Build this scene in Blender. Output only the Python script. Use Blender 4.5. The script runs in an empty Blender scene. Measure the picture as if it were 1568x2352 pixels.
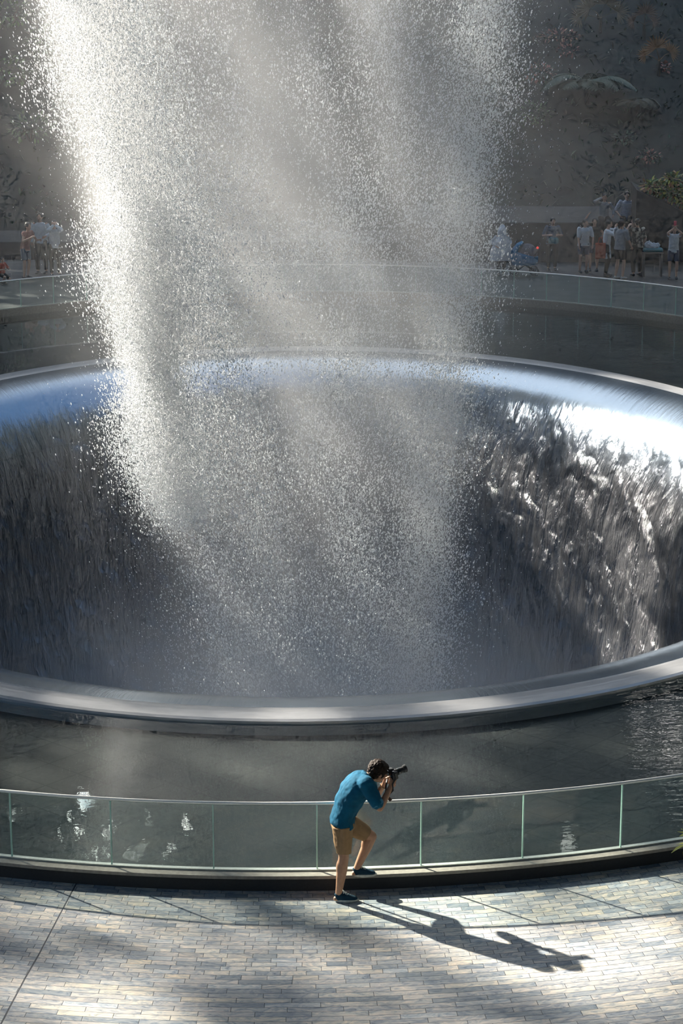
import bpy, bmesh, math, random
import numpy as np
from mathutils import Vector, Matrix, noise, Quaternion
random.seed(7); RNG = np.random.default_rng(11)
C = bpy.context.scene.collection
SC = bpy.context.scene

# ---------------------------------------------------------------- camera
CAM_H, FPX, PITCH = 9.38, 5057.0, 0.2516
cam = bpy.data.cameras.new('camera'); camo = bpy.data.objects.new('viewpoint', cam); C.objects.link(camo)
camo.location = (0, 0, CAM_H); camo.rotation_euler = (math.pi/2-PITCH, 0, 0)
cam.sensor_fit = 'VERTICAL'; cam.sensor_height = 36; cam.sensor_width = 24
cam.lens = FPX*36/2352; cam.clip_end = 500
SC.camera = camo
SC.view_settings.view_transform = 'Standard'; SC.view_settings.look = 'None'
SC.view_settings.exposure = 0.0; SC.view_settings.gamma = 1; SC.view_settings.use_curve_mapping = False
SC.cycles.volume_bounces = 1; SC.cycles.max_bounces = 5; SC.cycles.diffuse_bounces = 2; SC.cycles.glossy_bounces = 3; SC.cycles.transparent_max_bounces = 14
SC.cycles.use_light_tree = False; SC.cycles.use_adaptive_sampling = True; SC.cycles.adaptive_threshold = .07; SC.cycles.adaptive_min_samples = 12
SC.cycles.volume_step_rate = 2.0; SC.cycles.volume_max_steps = 128

SUN_DIR = Vector((.65, -.56, -.51)).normalized()      # travel direction of the sunlight
# ---------------------------------------------------------------- world: hazy blue sky, glow near the sun, added low clouds
w = bpy.data.worlds.new('sky'); SC.world = w; w.use_nodes = True
nt = w.node_tree; nt.nodes.clear()
def N(nt, typ, **kw):
    n = nt.nodes.new(typ)
    for k, v in kw.items():
        if k.startswith('i_'):
            n.inputs[int(k[2:]) if k[2:].isdigit() else k[2:].replace('_', ' ')].default_value = v
        else: setattr(n, k, v)
    return n
tc = N(nt, 'ShaderNodeTexCoord')
dp = N(nt, 'ShaderNodeVectorMath', operation='DOT_PRODUCT'); nt.links.new(tc.outputs['Generated'], dp.inputs[0])
dp.inputs[1].default_value = -Vector((SUN_DIR.x*.55, SUN_DIR.y*1.1, SUN_DIR.z)).normalized()
mr = N(nt, 'ShaderNodeMapRange', interpolation_type='SMOOTHSTEP'); nt.links.new(dp.outputs['Value'], mr.inputs['Value'])
mr.inputs['From Min'].default_value = .72; mr.inputs['From Max'].default_value = 1.0
mr.inputs['To Min'].default_value = 0; mr.inputs['To Max'].default_value = 1
nz = N(nt, 'ShaderNodeTexNoise'); nz.inputs['Scale'].default_value = 2.5; nz.inputs['Detail'].default_value = 4
nt.links.new(tc.outputs['Generated'], nz.inputs['Vector'])
mx = N(nt, 'ShaderNodeMix', data_type='RGBA')
nt.links.new(mr.outputs['Result'], mx.inputs['Factor'])
mx.inputs['A'].default_value = (.31, .54, .90, 1); mx.inputs['B'].default_value = (2.6, 2.7, 2.8, 1)
# bright clouds added low ahead so the pool mirrors white patches, blue between them
n3 = N(nt, 'ShaderNodeTexNoise'); n3.inputs['Scale'].default_value = 26; n3.inputs['Detail'].default_value = 2
nt.links.new(tc.outputs['Generated'], n3.inputs['Vector'])
m3 = N(nt, 'ShaderNodeMapRange', interpolation_type='SMOOTHSTEP'); nt.links.new(n3.outputs['Fac'], m3.inputs['Value'])
for k, v in (('From Min', .36), ('From Max', .44), ('To Min', 0), ('To Max', 1)): m3.inputs[k].default_value = v
sx = N(nt, 'ShaderNodeSeparateXYZ'); nt.links.new(tc.outputs['Generated'], sx.inputs[0])
m4 = N(nt, 'ShaderNodeMapRange', interpolation_type='SMOOTHSTEP'); nt.links.new(sx.outputs['Z'], m4.inputs['Value'])
for k, v in (('From Min', .45), ('From Max', .55), ('To Min', 1), ('To Max', 0)): m4.inputs[k].default_value = v
cl = N(nt, 'ShaderNodeMix', data_type='RGBA'); nt.links.new(m3.outputs['Result'], cl.inputs['Factor'])
cl.inputs['A'].default_value = (1.2, 2.8, 3.6, 1); cl.inputs['B'].default_value = (17, 16.5, 15.5, 1)
m5 = N(nt, 'ShaderNodeMapRange', interpolation_type='SMOOTHSTEP'); nt.links.new(sx.outputs['Y'], m5.inputs['Value'])
for k, v in (('From Min', .80), ('From Max', .88), ('To Min', 0), ('To Max', 1)): m5.inputs[k].default_value = v
m6 = N(nt, 'ShaderNodeMath', operation='MULTIPLY'); nt.links.new(m4.outputs['Result'], m6.inputs[0]); nt.links.new(m5.outputs['Result'], m6.inputs[1])
m7 = N(nt, 'ShaderNodeMapRange', interpolation_type='SMOOTHSTEP'); nt.links.new(sx.outputs['X'], m7.inputs['Value'])
for k, v in (('From Min', -.02), ('From Max', .08), ('To Min', 1.15), ('To Max', .22)): m7.inputs[k].default_value = v
cs = N(nt, 'ShaderNodeVectorMath', operation='SCALE'); nt.links.new(cl.outputs['Result'], cs.inputs[0]); nt.links.new(m7.outputs['Result'], cs.inputs['Scale'])
lo_ = N(nt, 'ShaderNodeMix', data_type='RGBA'); nt.links.new(m6.outputs[0], lo_.inputs['Factor'])
nt.links.new(mx.outputs['Result'], lo_.inputs['A']); nt.links.new(cs.outputs[0], lo_.inputs['B'])
mx = lo_
bg = N(nt, 'ShaderNodeBackground'); bg.inputs['Strength'].default_value = 1.0
nt.links.new(mx.outputs['Result'], bg.inputs['Color'])
wo = N(nt, 'ShaderNodeOutputWorld'); nt.links.new(bg.outputs[0], wo.inputs['Surface'])
# ---------------------------------------------------------------- sun
sl = bpy.data.lights.new('sun', 'SUN'); sl.energy = 20; sl.angle = math.radians(.9); sl.color = (1, .925, .80)
so = bpy.data.objects.new('sun', sl); C.objects.link(so); so.location = (-40, 50, 40)
so.rotation_euler = (-SUN_DIR).to_track_quat('Z', 'Y').to_euler()

# ---------------------------------------------------------------- helpers
_c, _s = math.cos(PITCH), math.sin(PITCH)
def ray(px, py):
    a = (px-784)/FPX; b = (1176-py)/FPX
    return Vector((a, _c+b*_s, -_s+b*_c))
def atY(px, py, Y): r = ray(px, py); return Vector((0, 0, CAM_H))+r*(Y/r.y)
def atZ(px, py, z): r = ray(px, py); return Vector((0, 0, CAM_H))+r*((z-CAM_H)/r.z)

def obj(name, bm, mats, parent=None, smooth=False):
    me = bpy.data.meshes.new(name)
    if isinstance(bm, bmesh.types.BMesh):
        bmesh.ops.recalc_face_normals(bm, faces=bm.faces) if len(bm.faces) < 60000 else None
        bm.to_mesh(me); bm.free()
    else: me = bm; me.name = name
    if not isinstance(mats, (list, tuple)): mats = [mats]
    for m in mats: me.materials.append(m)
    if smooth: me.polygons.foreach_set('use_smooth', [True]*len(me.polygons))
    o = bpy.data.objects.new(name, me); C.objects.link(o)
    if parent is not None: o.parent = parent; o.matrix_parent_inverse = parent.matrix_world.inverted() if parent.type == 'EMPTY' else Matrix()
    return o
def tag(o, label=None, cat=None, group=None, kind=None):
    if label: o['label'] = label
    if cat: o['category'] = cat
    if group: o['group'] = group
    if kind: o['kind'] = kind
    return o
def thing(name, loc, label, cat, group=None):
    o = bpy.data.objects.new(name, None); C.objects.link(o); o.location = loc; o.empty_display_size = .1
    o.matrix_world = Matrix.Translation(loc)
    return tag(o, label, cat, group)
def struct(o): o['kind'] = 'structure'; return o

def rings(rs, closed_u=False, caps=True, uvf=None):
    """grid of rings: rs = list of lists of Vector"""
    bm = bmesh.new(); V = [[bm.verts.new(p) for p in r] for r in rs]
    n = len(rs[0])
    for i in range(len(rs)-1):
        for j in range(n if closed_u else n-1):
            k = (j+1) % n
            bm.faces.new((V[i][j], V[i][k], V[i+1][k], V[i+1][j]))
    if closed_u and caps:
        bm.faces.new(V[0]); bm.faces.new(list(reversed(V[-1])))
    return bm
def add_box(bm, c, s, R=None, bev=0):
    m = Matrix.Translation(c) @ (R.to_4x4() if R else Matrix()) @ Matrix.Diagonal((*s, 1))
    g = bmesh.ops.create_cube(bm, size=1, matrix=m)
    if bev:
        es = list({e for v in g['verts'] for e in v.link_edges})
        bmesh.ops.bevel(bm, geom=es, offset=bev, segments=2, affect='EDGES', profile=.5)
def frame(d, up=Vector((0, 0, 1))):
    d = d.normalized(); x = d.cross(up)
    if x.length < 1e-4: x = d.cross(Vector((0, 1, 0)))
    x.normalize(); return x, x.cross(d).normalized()    # side, up
def add_cone(bm, a, ra, b, rb, n=14, round_ends=True, squash=1.0, side=None):
    a = Vector(a); b = Vector(b); d = b-a; L = d.length or 1e-5; d = d/L
    x, y = frame(d)
    if side is not None:
        x = (side-d*side.dot(d)).normalized(); y = x.cross(d)
    st = []
    if round_ends:
        for t in (80, 55, 28): st.append((-ra*math.sin(math.radians(t)), ra*math.cos(math.radians(t))))
    st += [(0, ra), (L, rb)]
    if round_ends:
        for t in (28, 55, 80): st.append((L+rb*math.sin(math.radians(t)), rb*math.cos(math.radians(t))))
    V = []
    for h, r in st:
        V.append([bm.verts.new(a+d*h+(x*math.cos(t)*squash+y*math.sin(t))*r) for t in [2*math.pi*i/n for i in range(n)]])
    for i in range(len(V)-1):
        for j in range(n): bm.faces.new((V[i][j], V[i][(j+1) % n], V[i+1][(j+1) % n], V[i+1][j]))
    bm.faces.new(list(reversed(V[0]))); bm.faces.new(V[-1])
def add_tube(bm, pts, rad, n=8, closed=False):
    pts = [Vector(p) for p in pts]; m = len(pts); V = []
    for i, p in enumerate(pts):
        a = pts[(i-1) % m] if (closed or i > 0) else p; b = pts[(i+1) % m] if (closed or i < m-1) else p
        x, y = frame(b-a); r = rad[i] if isinstance(rad, (list, tuple)) else rad
        V.append([bm.verts.new(p+(x*math.cos(t)+y*math.sin(t))*r) for t in [2*math.pi*k/n for k in range(n)]])
    for i in range(m if closed else m-1):
        A, B = V[i], V[(i+1) % m]
        for j in range(n): bm.faces.new((A[j], A[(j+1) % n], B[(j+1) % n], B[j]))
    if not closed: bm.faces.new(list(reversed(V[0]))); bm.faces.new(V[-1])
def add_ell(bm, c, r, R=None, seg=16, rg=10):
    m = Matrix.Translation(c) @ (R.to_4x4() if R else Matrix()) @ Matrix.Diagonal((*r, 1))
    bmesh.ops.create_uvsphere(bm, u_segments=seg, v_segments=rg, radius=1, matrix=m)
def axes(fwd, up):
    f = fwd.normalized(); r = f.cross(up).normalized(); u = r.cross(f)
    return Matrix((r, f, u)).transposed()      # columns right, forward, up
def add_loft(bm, st, side, n=24):
    """st = [(centre, half_width_along_side, half_depth)]"""
    V = []
    for i, (c, rw, rd) in enumerate(st):
        a = st[max(i-1, 0)][0]; b = st[min(i+1, len(st)-1)][0]
        d = (Vector(b)-Vector(a)).normalized(); x = (side-d*side.dot(d)).normalized(); y = d.cross(x)
        V.append([bm.verts.new(Vector(c)+x*math.cos(t)*rw+y*math.sin(t)*rd) for t in [2*math.pi*k/n for k in range(n)]])
    for i in range(len(V)-1):
        for j in range(n): bm.faces.new((V[i][j], V[i][(j+1) % n], V[i+1][(j+1) % n], V[i+1][j]))
    bm.faces.new(list(reversed(V[0]))); bm.faces.new(V[-1])
def remeshed(bm, voxel, smooth=4, amp=0, fr=8, seed=0, fac=.5):
    """one continuous surface out of overlapping closed shapes"""
    bmesh.ops.recalc_face_normals(bm, faces=bm.faces)
    me = bpy.data.meshes.new('tmp'); bm.to_mesh(me); bm.free()
    o = bpy.data.objects.new('tmp', me); C.objects.link(o)
    m = o.modifiers.new('r', 'REMESH'); m.mode = 'VOXEL'; m.voxel_size = voxel; m.adaptivity = 0
    if smooth: s = o.modifiers.new('s', 'SMOOTH'); s.factor = fac; s.iterations = smooth
    dg = bpy.context.evaluated_depsgraph_get(); ev = o.evaluated_get(dg)
    out = bpy.data.meshes.new_from_object(ev)
    bpy.data.objects.remove(o); bpy.data.meshes.remove(me)
    if amp:
        off = Vector((seed*3.1, seed*1.7, 0)); nrm = [v.normal.copy() for v in out.vertices]
        for v, nn in zip(out.vertices, nrm):
            p = v.co*fr+off
            v.co += nn*amp*(noise.noise(p)+.5*noise.noise(p*2.3))
    return out

# ---------------------------------------------------------------- materials
MATS = {}
def mat(name, col, rough=.6, spec=.5, metal=0, noise_amt=.12, noise_scale=40, bump=0, bscale=60, emit=None, trans=0, sheen=0, coat=0):
    if name in MATS: return MATS[name]
    m = bpy.data.materials.new(name); m.use_nodes = True; t = m.node_tree; p = t.nodes['Principled BSDF']
    p.inputs['Roughness'].default_value = rough; p.inputs['Metallic'].default_value = metal
    p.inputs['Specular IOR Level'].default_value = spec
    if coat: p.inputs['Coat Weight'].default_value = coat
    co = N(t, 'ShaderNodeTexCoord')
    nz = N(t, 'ShaderNodeTexNoise'); nz.inputs['Scale'].default_value = noise_scale; nz.inputs['Detail'].default_value = 3
    t.links.new(co.outputs['Object'], nz.inputs['Vector'])
    r = N(t, 'ShaderNodeMapRange'); t.links.new(nz.outputs['Fac'], r.inputs['Value'])
    r.inputs['From Min'].default_value = .3; r.inputs['From Max'].default_value = .7
    r.inputs['To Min'].default_value = 1-noise_amt; r.inputs['To Max'].default_value = 1+noise_amt
    mm = N(t, 'ShaderNodeVectorMath', operation='SCALE'); mm.inputs[0].default_value = col[:3]
    t.links.new(r.outputs['Result'], mm.inputs['Scale']); t.links.new(mm.outputs[0], p.inputs['Base Color'])
    if bump:
        b = N(t, 'ShaderNodeBump'); b.inputs['Strength'].default_value = bump; b.inputs['Distance'].default_value = .01
        n2 = N(t, 'ShaderNodeTexNoise'); n2.inputs['Scale'].default_value = bscale; n2.inputs['Detail'].default_value = 4
        t.links.new(co.outputs['Object'], n2.inputs['Vector']); t.links.new(n2.outputs['Fac'], b.inputs['Height']); t.links.new(b.outputs[0], p.inputs['Normal'])
    if emit: p.inputs['Emission Color'].default_value = (*emit[:3], 1); p.inputs['Emission Strength'].default_value = emit[3]
    if trans: p.inputs['Transmission Weight'].default_value = trans
    MATS[name] = m; return m
class X:
    """small expression builder over math nodes"""
    def __init__(s, t, o): s.t = t; s.o = o
    def op(s, f, *a):
        n = s.t.nodes.new('ShaderNodeMath'); n.operation = f
        for i, v in enumerate((s,)+a):
            if isinstance(v, X): s.t.links.new(v.o, n.inputs[i])
            else: n.inputs[i].default_value = v
        return X(s.t, n.outputs[0])
    def __add__(s, b): return s.op('ADD', b)
    def __sub__(s, b): return s.op('SUBTRACT', b)
    def __mul__(s, b): return s.op('MULTIPLY', b)
    def __truediv__(s, b): return s.op('DIVIDE', b)
    def floor(s): return s.op('FLOOR')
    def frac(s): return s.op('FRACT')
    def gt(s, b): return s.op('GREATER_THAN', b)
    def lt(s, b): return s.op('LESS_THAN', b)
    def maxi(s, b): return s.op('MAXIMUM', b)
    def mini(s, b): return s.op('MINIMUM', b)
    def exp(s): return s.op('EXPONENT')
    def abs(s): return s.op('ABSOLUTE')
    def sqrt(s): return s.op('SQRT')
def const(t, v): n = t.nodes.new('ShaderNodeValue'); n.outputs[0].default_value = v; return X(t, n.outputs[0])
def sep(t, o): n = t.nodes.new('ShaderNodeSeparateXYZ'); t.links.new(o, n.inputs[0]); return [X(t, n.outputs[i]) for i in range(3)]
def comb(t, *a):
    n = t.nodes.new('ShaderNodeCombineXYZ')
    for i, v in enumerate(a):
        if isinstance(v, X): t.links.new(v.o, n.inputs[i])
        else: n.inputs[i].default_value = v
    return n.outputs[0]
def nodenoise(t, vec, scale, detail=3, dim='3D', rough=.5, dist=0):
    n = N(t, 'ShaderNodeTexNoise'); n.noise_dimensions = dim
    n.inputs['Scale'].default_value = scale; n.inputs['Detail'].default_value = detail
    n.inputs['Roughness'].default_value = rough; n.inputs['Distortion'].default_value = dist
    t.links.new(vec, n.inputs['Vector']); return X(t, n.outputs['Fac'])
def ramp(t, x, stops, interp='LINEAR'):
    n = N(t, 'ShaderNodeValToRGB'); cr = n.color_ramp; cr.interpolation = interp
    while len(cr.elements) < len(stops): cr.elements.new(.5)
    for e, (p, c) in zip(cr.elements, stops): e.position = p; e.color = (*c, 1)
    t.links.new(x.o, n.inputs[0]); return n.outputs[0]
def smooth(t, x, a, b, lo=0., hi=1.):
    n = N(t, 'ShaderNodeMapRange', interpolation_type='SMOOTHSTEP'); t.links.new(x.o, n.inputs['Value'])
    for k, v in (('From Min', a), ('From Max', b), ('To Min', lo), ('To Max', hi)): n.inputs[k].default_value = v
    return X(t, n.outputs['Result'])
def schlick(t, f0, normal=None):
    g = N(t, 'ShaderNodeNewGeometry'); d = N(t, 'ShaderNodeVectorMath', operation='DOT_PRODUCT')
    t.links.new(g.outputs['Incoming'], d.inputs[0]); t.links.new(normal if normal else g.outputs['Normal'], d.inputs[1])
    return ((X(t, d.outputs['Value']).abs()*-1+1).maxi(0.).op('POWER', 5.))*(1-f0)+f0
def newmat(name):
    m = bpy.data.materials.new(name); m.use_nodes = True; MATS[name] = m
    return m, m.node_tree, m.node_tree.nodes['Principled BSDF'], m.node_tree.nodes['Material Output']

def paving_material():
    m, t, p, out = newmat('slate_paving')
    uv = N(t, 'ShaderNodeUVMap'); u, v, _ = sep(t, uv.outputs[0])
    H = .092
    row = (v/H).floor()
    long_ = row.gt(PAVE_SPLIT)                             # outer courses use stones twice as long
    W = long_*.24+.225
    rn = N(t, 'ShaderNodeTexWhiteNoise', noise_dimensions='1D'); t.links.new(row.o, rn.inputs['W'])
    cu = u/W+X(t, rn.outputs['Value'])*.35+(row*.5).frac()
    col = cu.floor()
    wn = N(t, 'ShaderNodeTexWhiteNoise', noise_dimensions='2D'); t.links.new(comb(t, col, row, 0.), wn.inputs['Vector'])
    fu = cu.frac(); fv = (v/H).frac()
    du = fu.mini(fu*-1+1)*W; dv = fv.mini(fv*-1+1)*H
    edge = du.mini(dv)
    joint = smooth(t, edge, .0005, .0042, 1., 0.).maxi(smooth(t, (u+2.12).abs(), .005, .010, 1., 0.))
    vec = comb(t, u, v, X(t, wn.outputs['Value'])*30)
    st = N(t, 'ShaderNodeMapping'); st.inputs['Scale'].default_value = (1, 2.2, 1); t.links.new(vec, st.inputs['Vector'])
    vein = nodenoise(t, st.outputs[0], 5, 6, dist=2.2, rough=.65)
    fine = nodenoise(t, st.outputs[0], 45, 4)
    base = ramp(t, X(t, wn.outputs['Value']), [(0, (.19, .22, .25)), (.16, (.27, .295, .32)), (.36, (.36, .36, .365)), (.55, (.41, .40, .39)), (.72, (.45, .43, .39)), (.86, (.37, .40, .43)), (.95, (.50, .46, .39)), (1, (.28, .28, .29))])
    veinc = ramp(t, vein, [(.30, (.22, .30, .40)), (.43, (.75, .82, .90)), (.52, (1.1, 1.08, 1.04)), (.68, (1.7, 1.5, 1.3))])
    mx = N(t, 'ShaderNodeMix', data_type='RGBA', blend_type='MULTIPLY'); mx.inputs['Factor'].default_value = .85
    t.links.new(base, mx.inputs['A']); t.links.new(veinc, mx.inputs['B'])
    m2 = N(t, 'ShaderNodeMix', data_type='RGBA'); t.links.new(joint.o, m2.inputs['Factor'])
    t.links.new(mx.outputs['Result'], m2.inputs['A']); m2.inputs['B'].default_value = (.045, .05, .06, 1)
    t.links.new(m2.outputs['Result'], p.inputs['Base Color'])
    p.inputs['Roughness'].default_value = .55; p.inputs['Specular IOR Level'].default_value = .45
    h = vein*.5+fine*.5-joint*1.2+X(t, wn.outputs['Value'])*.3
    b = N(t, 'ShaderNodeBump'); b.inputs['Strength'].default_value = .5; b.inputs['Distance'].default_value = .006
    t.links.new(h.o, b.inputs['Height']); t.links.new(b.outputs[0], p.inputs['Normal'])
    return m

# ---------------------------------------------------------------- pool geometry (slightly oval rings)
CX, CY, KY = -.67, 39.2, 1.30
RI, RO, RG, CYG = 9.80, 10.19, 15.08, 40.6
def ring_pt(R, a, z, cy=CY): return Vector((CX+R*math.cos(a), cy+KY*R*math.sin(a), z))
def arc(a0, a1, n): return [math.radians(a0+(a1-a0)*i/n) for i in range(n+1)]
def radial_floor(name, R0, R1, a0, a1, z, m, nr=6, na=120, cy=CYG):
    bm = bmesh.new(); uvl = bm.loops.layers.uv.new('UVMap'); A = arc(a0, a1, na); Rs = [R0+(R1-R0)*i/nr for i in range(nr+1)]
    V = [[bm.verts.new(ring_pt(R, a, z, cy)) for a in A] for R in Rs]
    for i in range(nr):
        for j in range(na):
            f = bm.faces.new((V[i][j], V[i+1][j], V[i+1][j+1], V[i][j+1]))
            for l, (ii, jj) in zip(f.loops, ((i, j), (i+1, j), (i+1, j+1), (i, j+1))):
                l[uvl].uv = ((A[jj]+math.pi/2)*15.5, (Rs[ii]-RG)*KY)
            if f.normal.z < 0: f.normal_flip()
    return struct(obj(name, bm, m))
PAVE_SPLIT = 22
M_PAVE = paving_material()
radial_floor('floor', RG+.06, RG+17, -180, 0, 0, M_PAVE, nr=10)
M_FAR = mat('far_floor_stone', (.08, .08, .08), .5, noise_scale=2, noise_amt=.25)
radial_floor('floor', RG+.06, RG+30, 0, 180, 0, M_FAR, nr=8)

M_KERB = mat('kerb_stone', (.30, .27, .23), .55, noise_scale=25, noise_amt=.15, bump=.15)
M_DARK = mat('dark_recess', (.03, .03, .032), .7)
def kerb(a0, a1, name='kerb', n=160):
    # section: top slab overhanging a dark recessed riser, water side wall
    A = arc(a0, a1, n); sec = [(-.05, -.30), (-.05, .18), (.115, .18), (.115, .145), (.085, .145), (.085, -.02)]
    bm = bmesh.new(); V = [[bm.verts.new(ring_pt(RG+r, a, z, CYG)) for a in A] for r, z in sec]
    for i in range(len(sec)-1):
        for j in range(n):
            f = bm.faces.new((V[i][j], V[i][j+1], V[i+1][j+1], V[i+1][j]))
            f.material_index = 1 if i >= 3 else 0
    return struct(obj(name, bm, [M_KERB, M_DARK]))
kerb(-180, 180, 'trim_1', 360)

# pool floor: dark tiles laid diagonally
def tile_material():
    m, t, p, out = newmat('dark_pool_tile')
    co = N(t, 'ShaderNodeTexCoord'); mp = N(t, 'ShaderNodeMapping'); mp.inputs['Rotation'].default_value = (0, 0, math.radians(41)); mp.inputs['Location'].default_value = (.17, .3, 0)
    t.links.new(co.outputs['Object'], mp.inputs['Vector'])
    u, v, _ = sep(t, mp.outputs[0]); fu = (u/.51).frac(); fv = (v/.51).frac()
    e = fu.mini(fu*-1+1).mini(fv.mini(fv*-1+1))
    j = smooth(t, e, .012, .024, 1, 0)
    wn = N(t, 'ShaderNodeTexWhiteNoise', noise_dimensions='2D'); t.links.new(comb(t, (u/.51).floor(), (v/.51).floor(), 0.), wn.inputs['Vector'])
    n1 = nodenoise(t, co.outputs['Object'], 1.1, 5, rough=.6); n2 = nodenoise(t, co.outputs['Object'], 16, 5, rough=.7)
    val = (n1*.35+n2*.55+X(t, wn.outputs['Value'])*.14)
    c = ramp(t, val, [(.3, (.018, .019, .020)), (.55, (.038, .038, .037)), (.8, (.10, .10, .09))])
    mx = N(t, 'ShaderNodeMix', data_type='RGBA'); t.links.new(j.o, mx.inputs['Factor']); t.links.new(c, mx.inputs['A']); mx.inputs['B'].default_value = (.008, .008, .009, 1)
    t.links.new(mx.outputs['Result'], p.inputs['Base Color']); p.inputs['Roughness'].default_value = .5
    return m
def ring_plane(name, R0, R1, z, m, cy0=CY, cy1=CYG, nr=1, na=240):
    bm = bmesh.new(); A = [2*math.pi*i/na for i in range(na)]
    V = [[bm.verts.new(ring_pt(R0+(R1-R0)*k/nr, a, z, cy0+(cy1-cy0)*k/nr)) for a in A] for k in range(nr+1)]
    for k in range(nr):
        for j in range(na): bm.faces.new((V[k][j], V[k+1][j], V[k+1][(j+1) % na], V[k][(j+1) % na]))
    return obj(name, bm, m)
struct(ring_plane('pool_floor', RO-.3, RG, -.17, tile_material()))
def water_material():
    m, t, p, out = newmat('pool_water')
    co = N(t, 'ShaderNodeTexCoord')
    mp = N(t, 'ShaderNodeMapping'); mp.inputs['Scale'].default_value = (1, .55, 1); mp.inputs['Rotation'].default_value = (0, 0, math.radians(14)); t.links.new(co.outputs['Object'], mp.inputs['Vector'])
    n1 = nodenoise(t, mp.outputs[0], 2.2, 2, dist=.6); n2 = nodenoise(t, mp.outputs[0], 7, 3, dist=1.0)
    b = N(t, 'ShaderNodeBump'); b.inputs['Strength'].default_value = .08; b.inputs['Distance'].default_value = .010
    xx_, yy_, _z = sep(t, co.outputs['Object']); n3 = nodenoise(t, comb(t, xx_*1.4+yy_*.6, yy_*3.4-xx_*.9, 0.), 2.4, 3, dist=.5)
    t.links.new((n1*.8+n2*.25+n3*smooth(t, xx_, 2.0, 4.5, .2, 5.5)).o, b.inputs['Height'])
    g = N(t, 'ShaderNodeBsdfGlossy'); g.inputs['Roughness'].default_value = .005; t.links.new(b.outputs[0], g.inputs['Normal'])
    tr = N(t, 'ShaderNodeBsdfTransparent'); tr.inputs['Color'].default_value = (.82, .87, .86, 1)
    ms = N(t, "ShaderNodeMixShader"); f = schlick(t, .022, b.outputs[0]); t.links.new(f.o, ms.inputs[0]); t.links.new(tr.outputs[0], ms.inputs[1]); t.links.new(g.outputs[0], ms.inputs[2])
    t.links.new(ms.outputs[0], out.inputs['Surface']); return m
wt = ring_plane('pool_water', RO-.02, RG-.05, -.015, water_material(), nr=3)
tag(wt, 'shallow still water of the ring pool between the curved glass fence and the funnel rim', 'pool water', kind='stuff')

# ---------------------------------------------------------------- funnel
def funnel_material():
    m, t, p, out = newmat('wet_funnel_wall')
    uv = N(t, 'ShaderNodeUVMap'); u, v, _ = sep(t, uv.outputs[0])     # u along the rim (m), v down the wall (m)
    co = N(t, 'ShaderNodeTexCoord')
    wob = nodenoise(t, uv.outputs[0], .8, 3)
    vec = comb(t, u*1.0+wob*1.2+v*.25, v*.55+wob, 0.)
    vr = N(t, 'ShaderNodeTexVoronoi', feature='SMOOTH_F1'); vr.inputs['Scale'].default_value = 2.2; vr.inputs['Smoothness'].default_value = .25; t.links.new(vec, vr.inputs['Vector'])
    rip = nodenoise(t, comb(t, u*4., v*1.3, 0.), 1.6, 5, dist=.8, rough=.6)
    fall = nodenoise(t, comb(t, u*5., v*.22, 0.), 1.2, 4, rough=.6)
    spk = nodenoise(t, comb(t, u*22., v*10., 0.), 1., 3, rough=.7)
    down = smooth(t, v, .9, 3.2)
    h = X(t, vr.outputs['Distance'])*down*1.1+rip*(down*.55+.02)+fall*(down*.22+.03)+spk*down*.12
    b = N(t, 'ShaderNodeBump'); b.inputs['Strength'].default_value = .9; b.inputs['Distance'].default_value = .2
    t.links.new(h.o, b.inputs['Height']); t.links.new(b.outputs[0], p.inputs['Normal'])
    foam = smooth(t, fall*rip, .26, .42)*down
    c = ramp(t, foam, [(0, (.17, .175, .19)), (1, (.32, .32, .33))])
    top = smooth(t, v, 1.2, 2.8, 1., 0.); mxx = N(t, 'ShaderNodeMix', data_type='RGBA'); t.links.new(top.o, mxx.inputs['Factor']); t.links.new(c, mxx.inputs['A']); mxx.inputs['B'].default_value = (.25, .31, .38, 1)  # upper curve tinted bluer: the sky's reflection put into the colour
    t.links.new(mxx.outputs['Result'], p.inputs['Base Color'])
    p.inputs['Roughness'].default_value = .24; p.inputs['IOR'].default_value = 1.5; p.inputs['Specular IOR Level'].default_value = 1.0
    t.links.new((top*.3+.6).o, p.inputs['Metallic'])
    return m
def lip_material():
    m, t, p, out = newmat('wet_steel_lip')
    uv = N(t, 'ShaderNodeUVMap'); u, v, _ = sep(t, uv.outputs[0])
    n1 = nodenoise(t, comb(t, u*1.2, v*5., 0.), 2., 4, dist=.5); n2 = nodenoise(t, comb(t, u*.15, v*.5, 0.), 2., 3)
    c = ramp(t, n1*.4+n2*.6, [(.3, (.33, .34, .36)), (.7, (.55, .55, .56))]); t.links.new(c, p.inputs['Base Color'])
    p.inputs['Roughness'].default_value = .3; p.inputs['Metallic'].default_value = .2
    b = N(t, 'ShaderNodeBump'); b.inputs['Strength'].default_value = .25; b.inputs['Distance'].default_value = .02
    t.links.new(n1.o, b.inputs['Height']); t.links.new(b.outputs[0], p.inputs['Normal'])
    return m
fun = thing('funnel', (CX, CY, 0), 'huge oval funnel opening in the middle of the ring pool with wet dark inner wall', 'funnel')
def surf(prof, name, m, na=260, parent=None):
    bm = bmesh.new(); uvl = bm.loops.layers.uv.new('UVMap'); A = [2*math.pi*i/na for i in range(na+1)]
    L = [0]
    for i in range(1, len(prof)): L.append(L[-1]+math.dist(prof[i], prof[i-1]))
    V = [[bm.verts.new(ring_pt(r, a, z)) for a in A[:-1]] for r, z in prof]
    for i in range(len(prof)-1):
        for j in range(na):
            k = (j+1) % na
            f = bm.faces.new((V[i][j], V[i][k], V[i+1][k], V[i+1][j])); f.smooth = True
            for l, (jj, ii) in zip(f.loops, ((j, i), (j+1, i), (j+1, i+1), (j, i+1))): l[uvl].uv = (A[jj]*11.5, L[ii])
    bmesh.ops.recalc_face_normals(bm, faces=bm.faces)
    return obj(name, bm, m, parent)
LZ = .035
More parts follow.
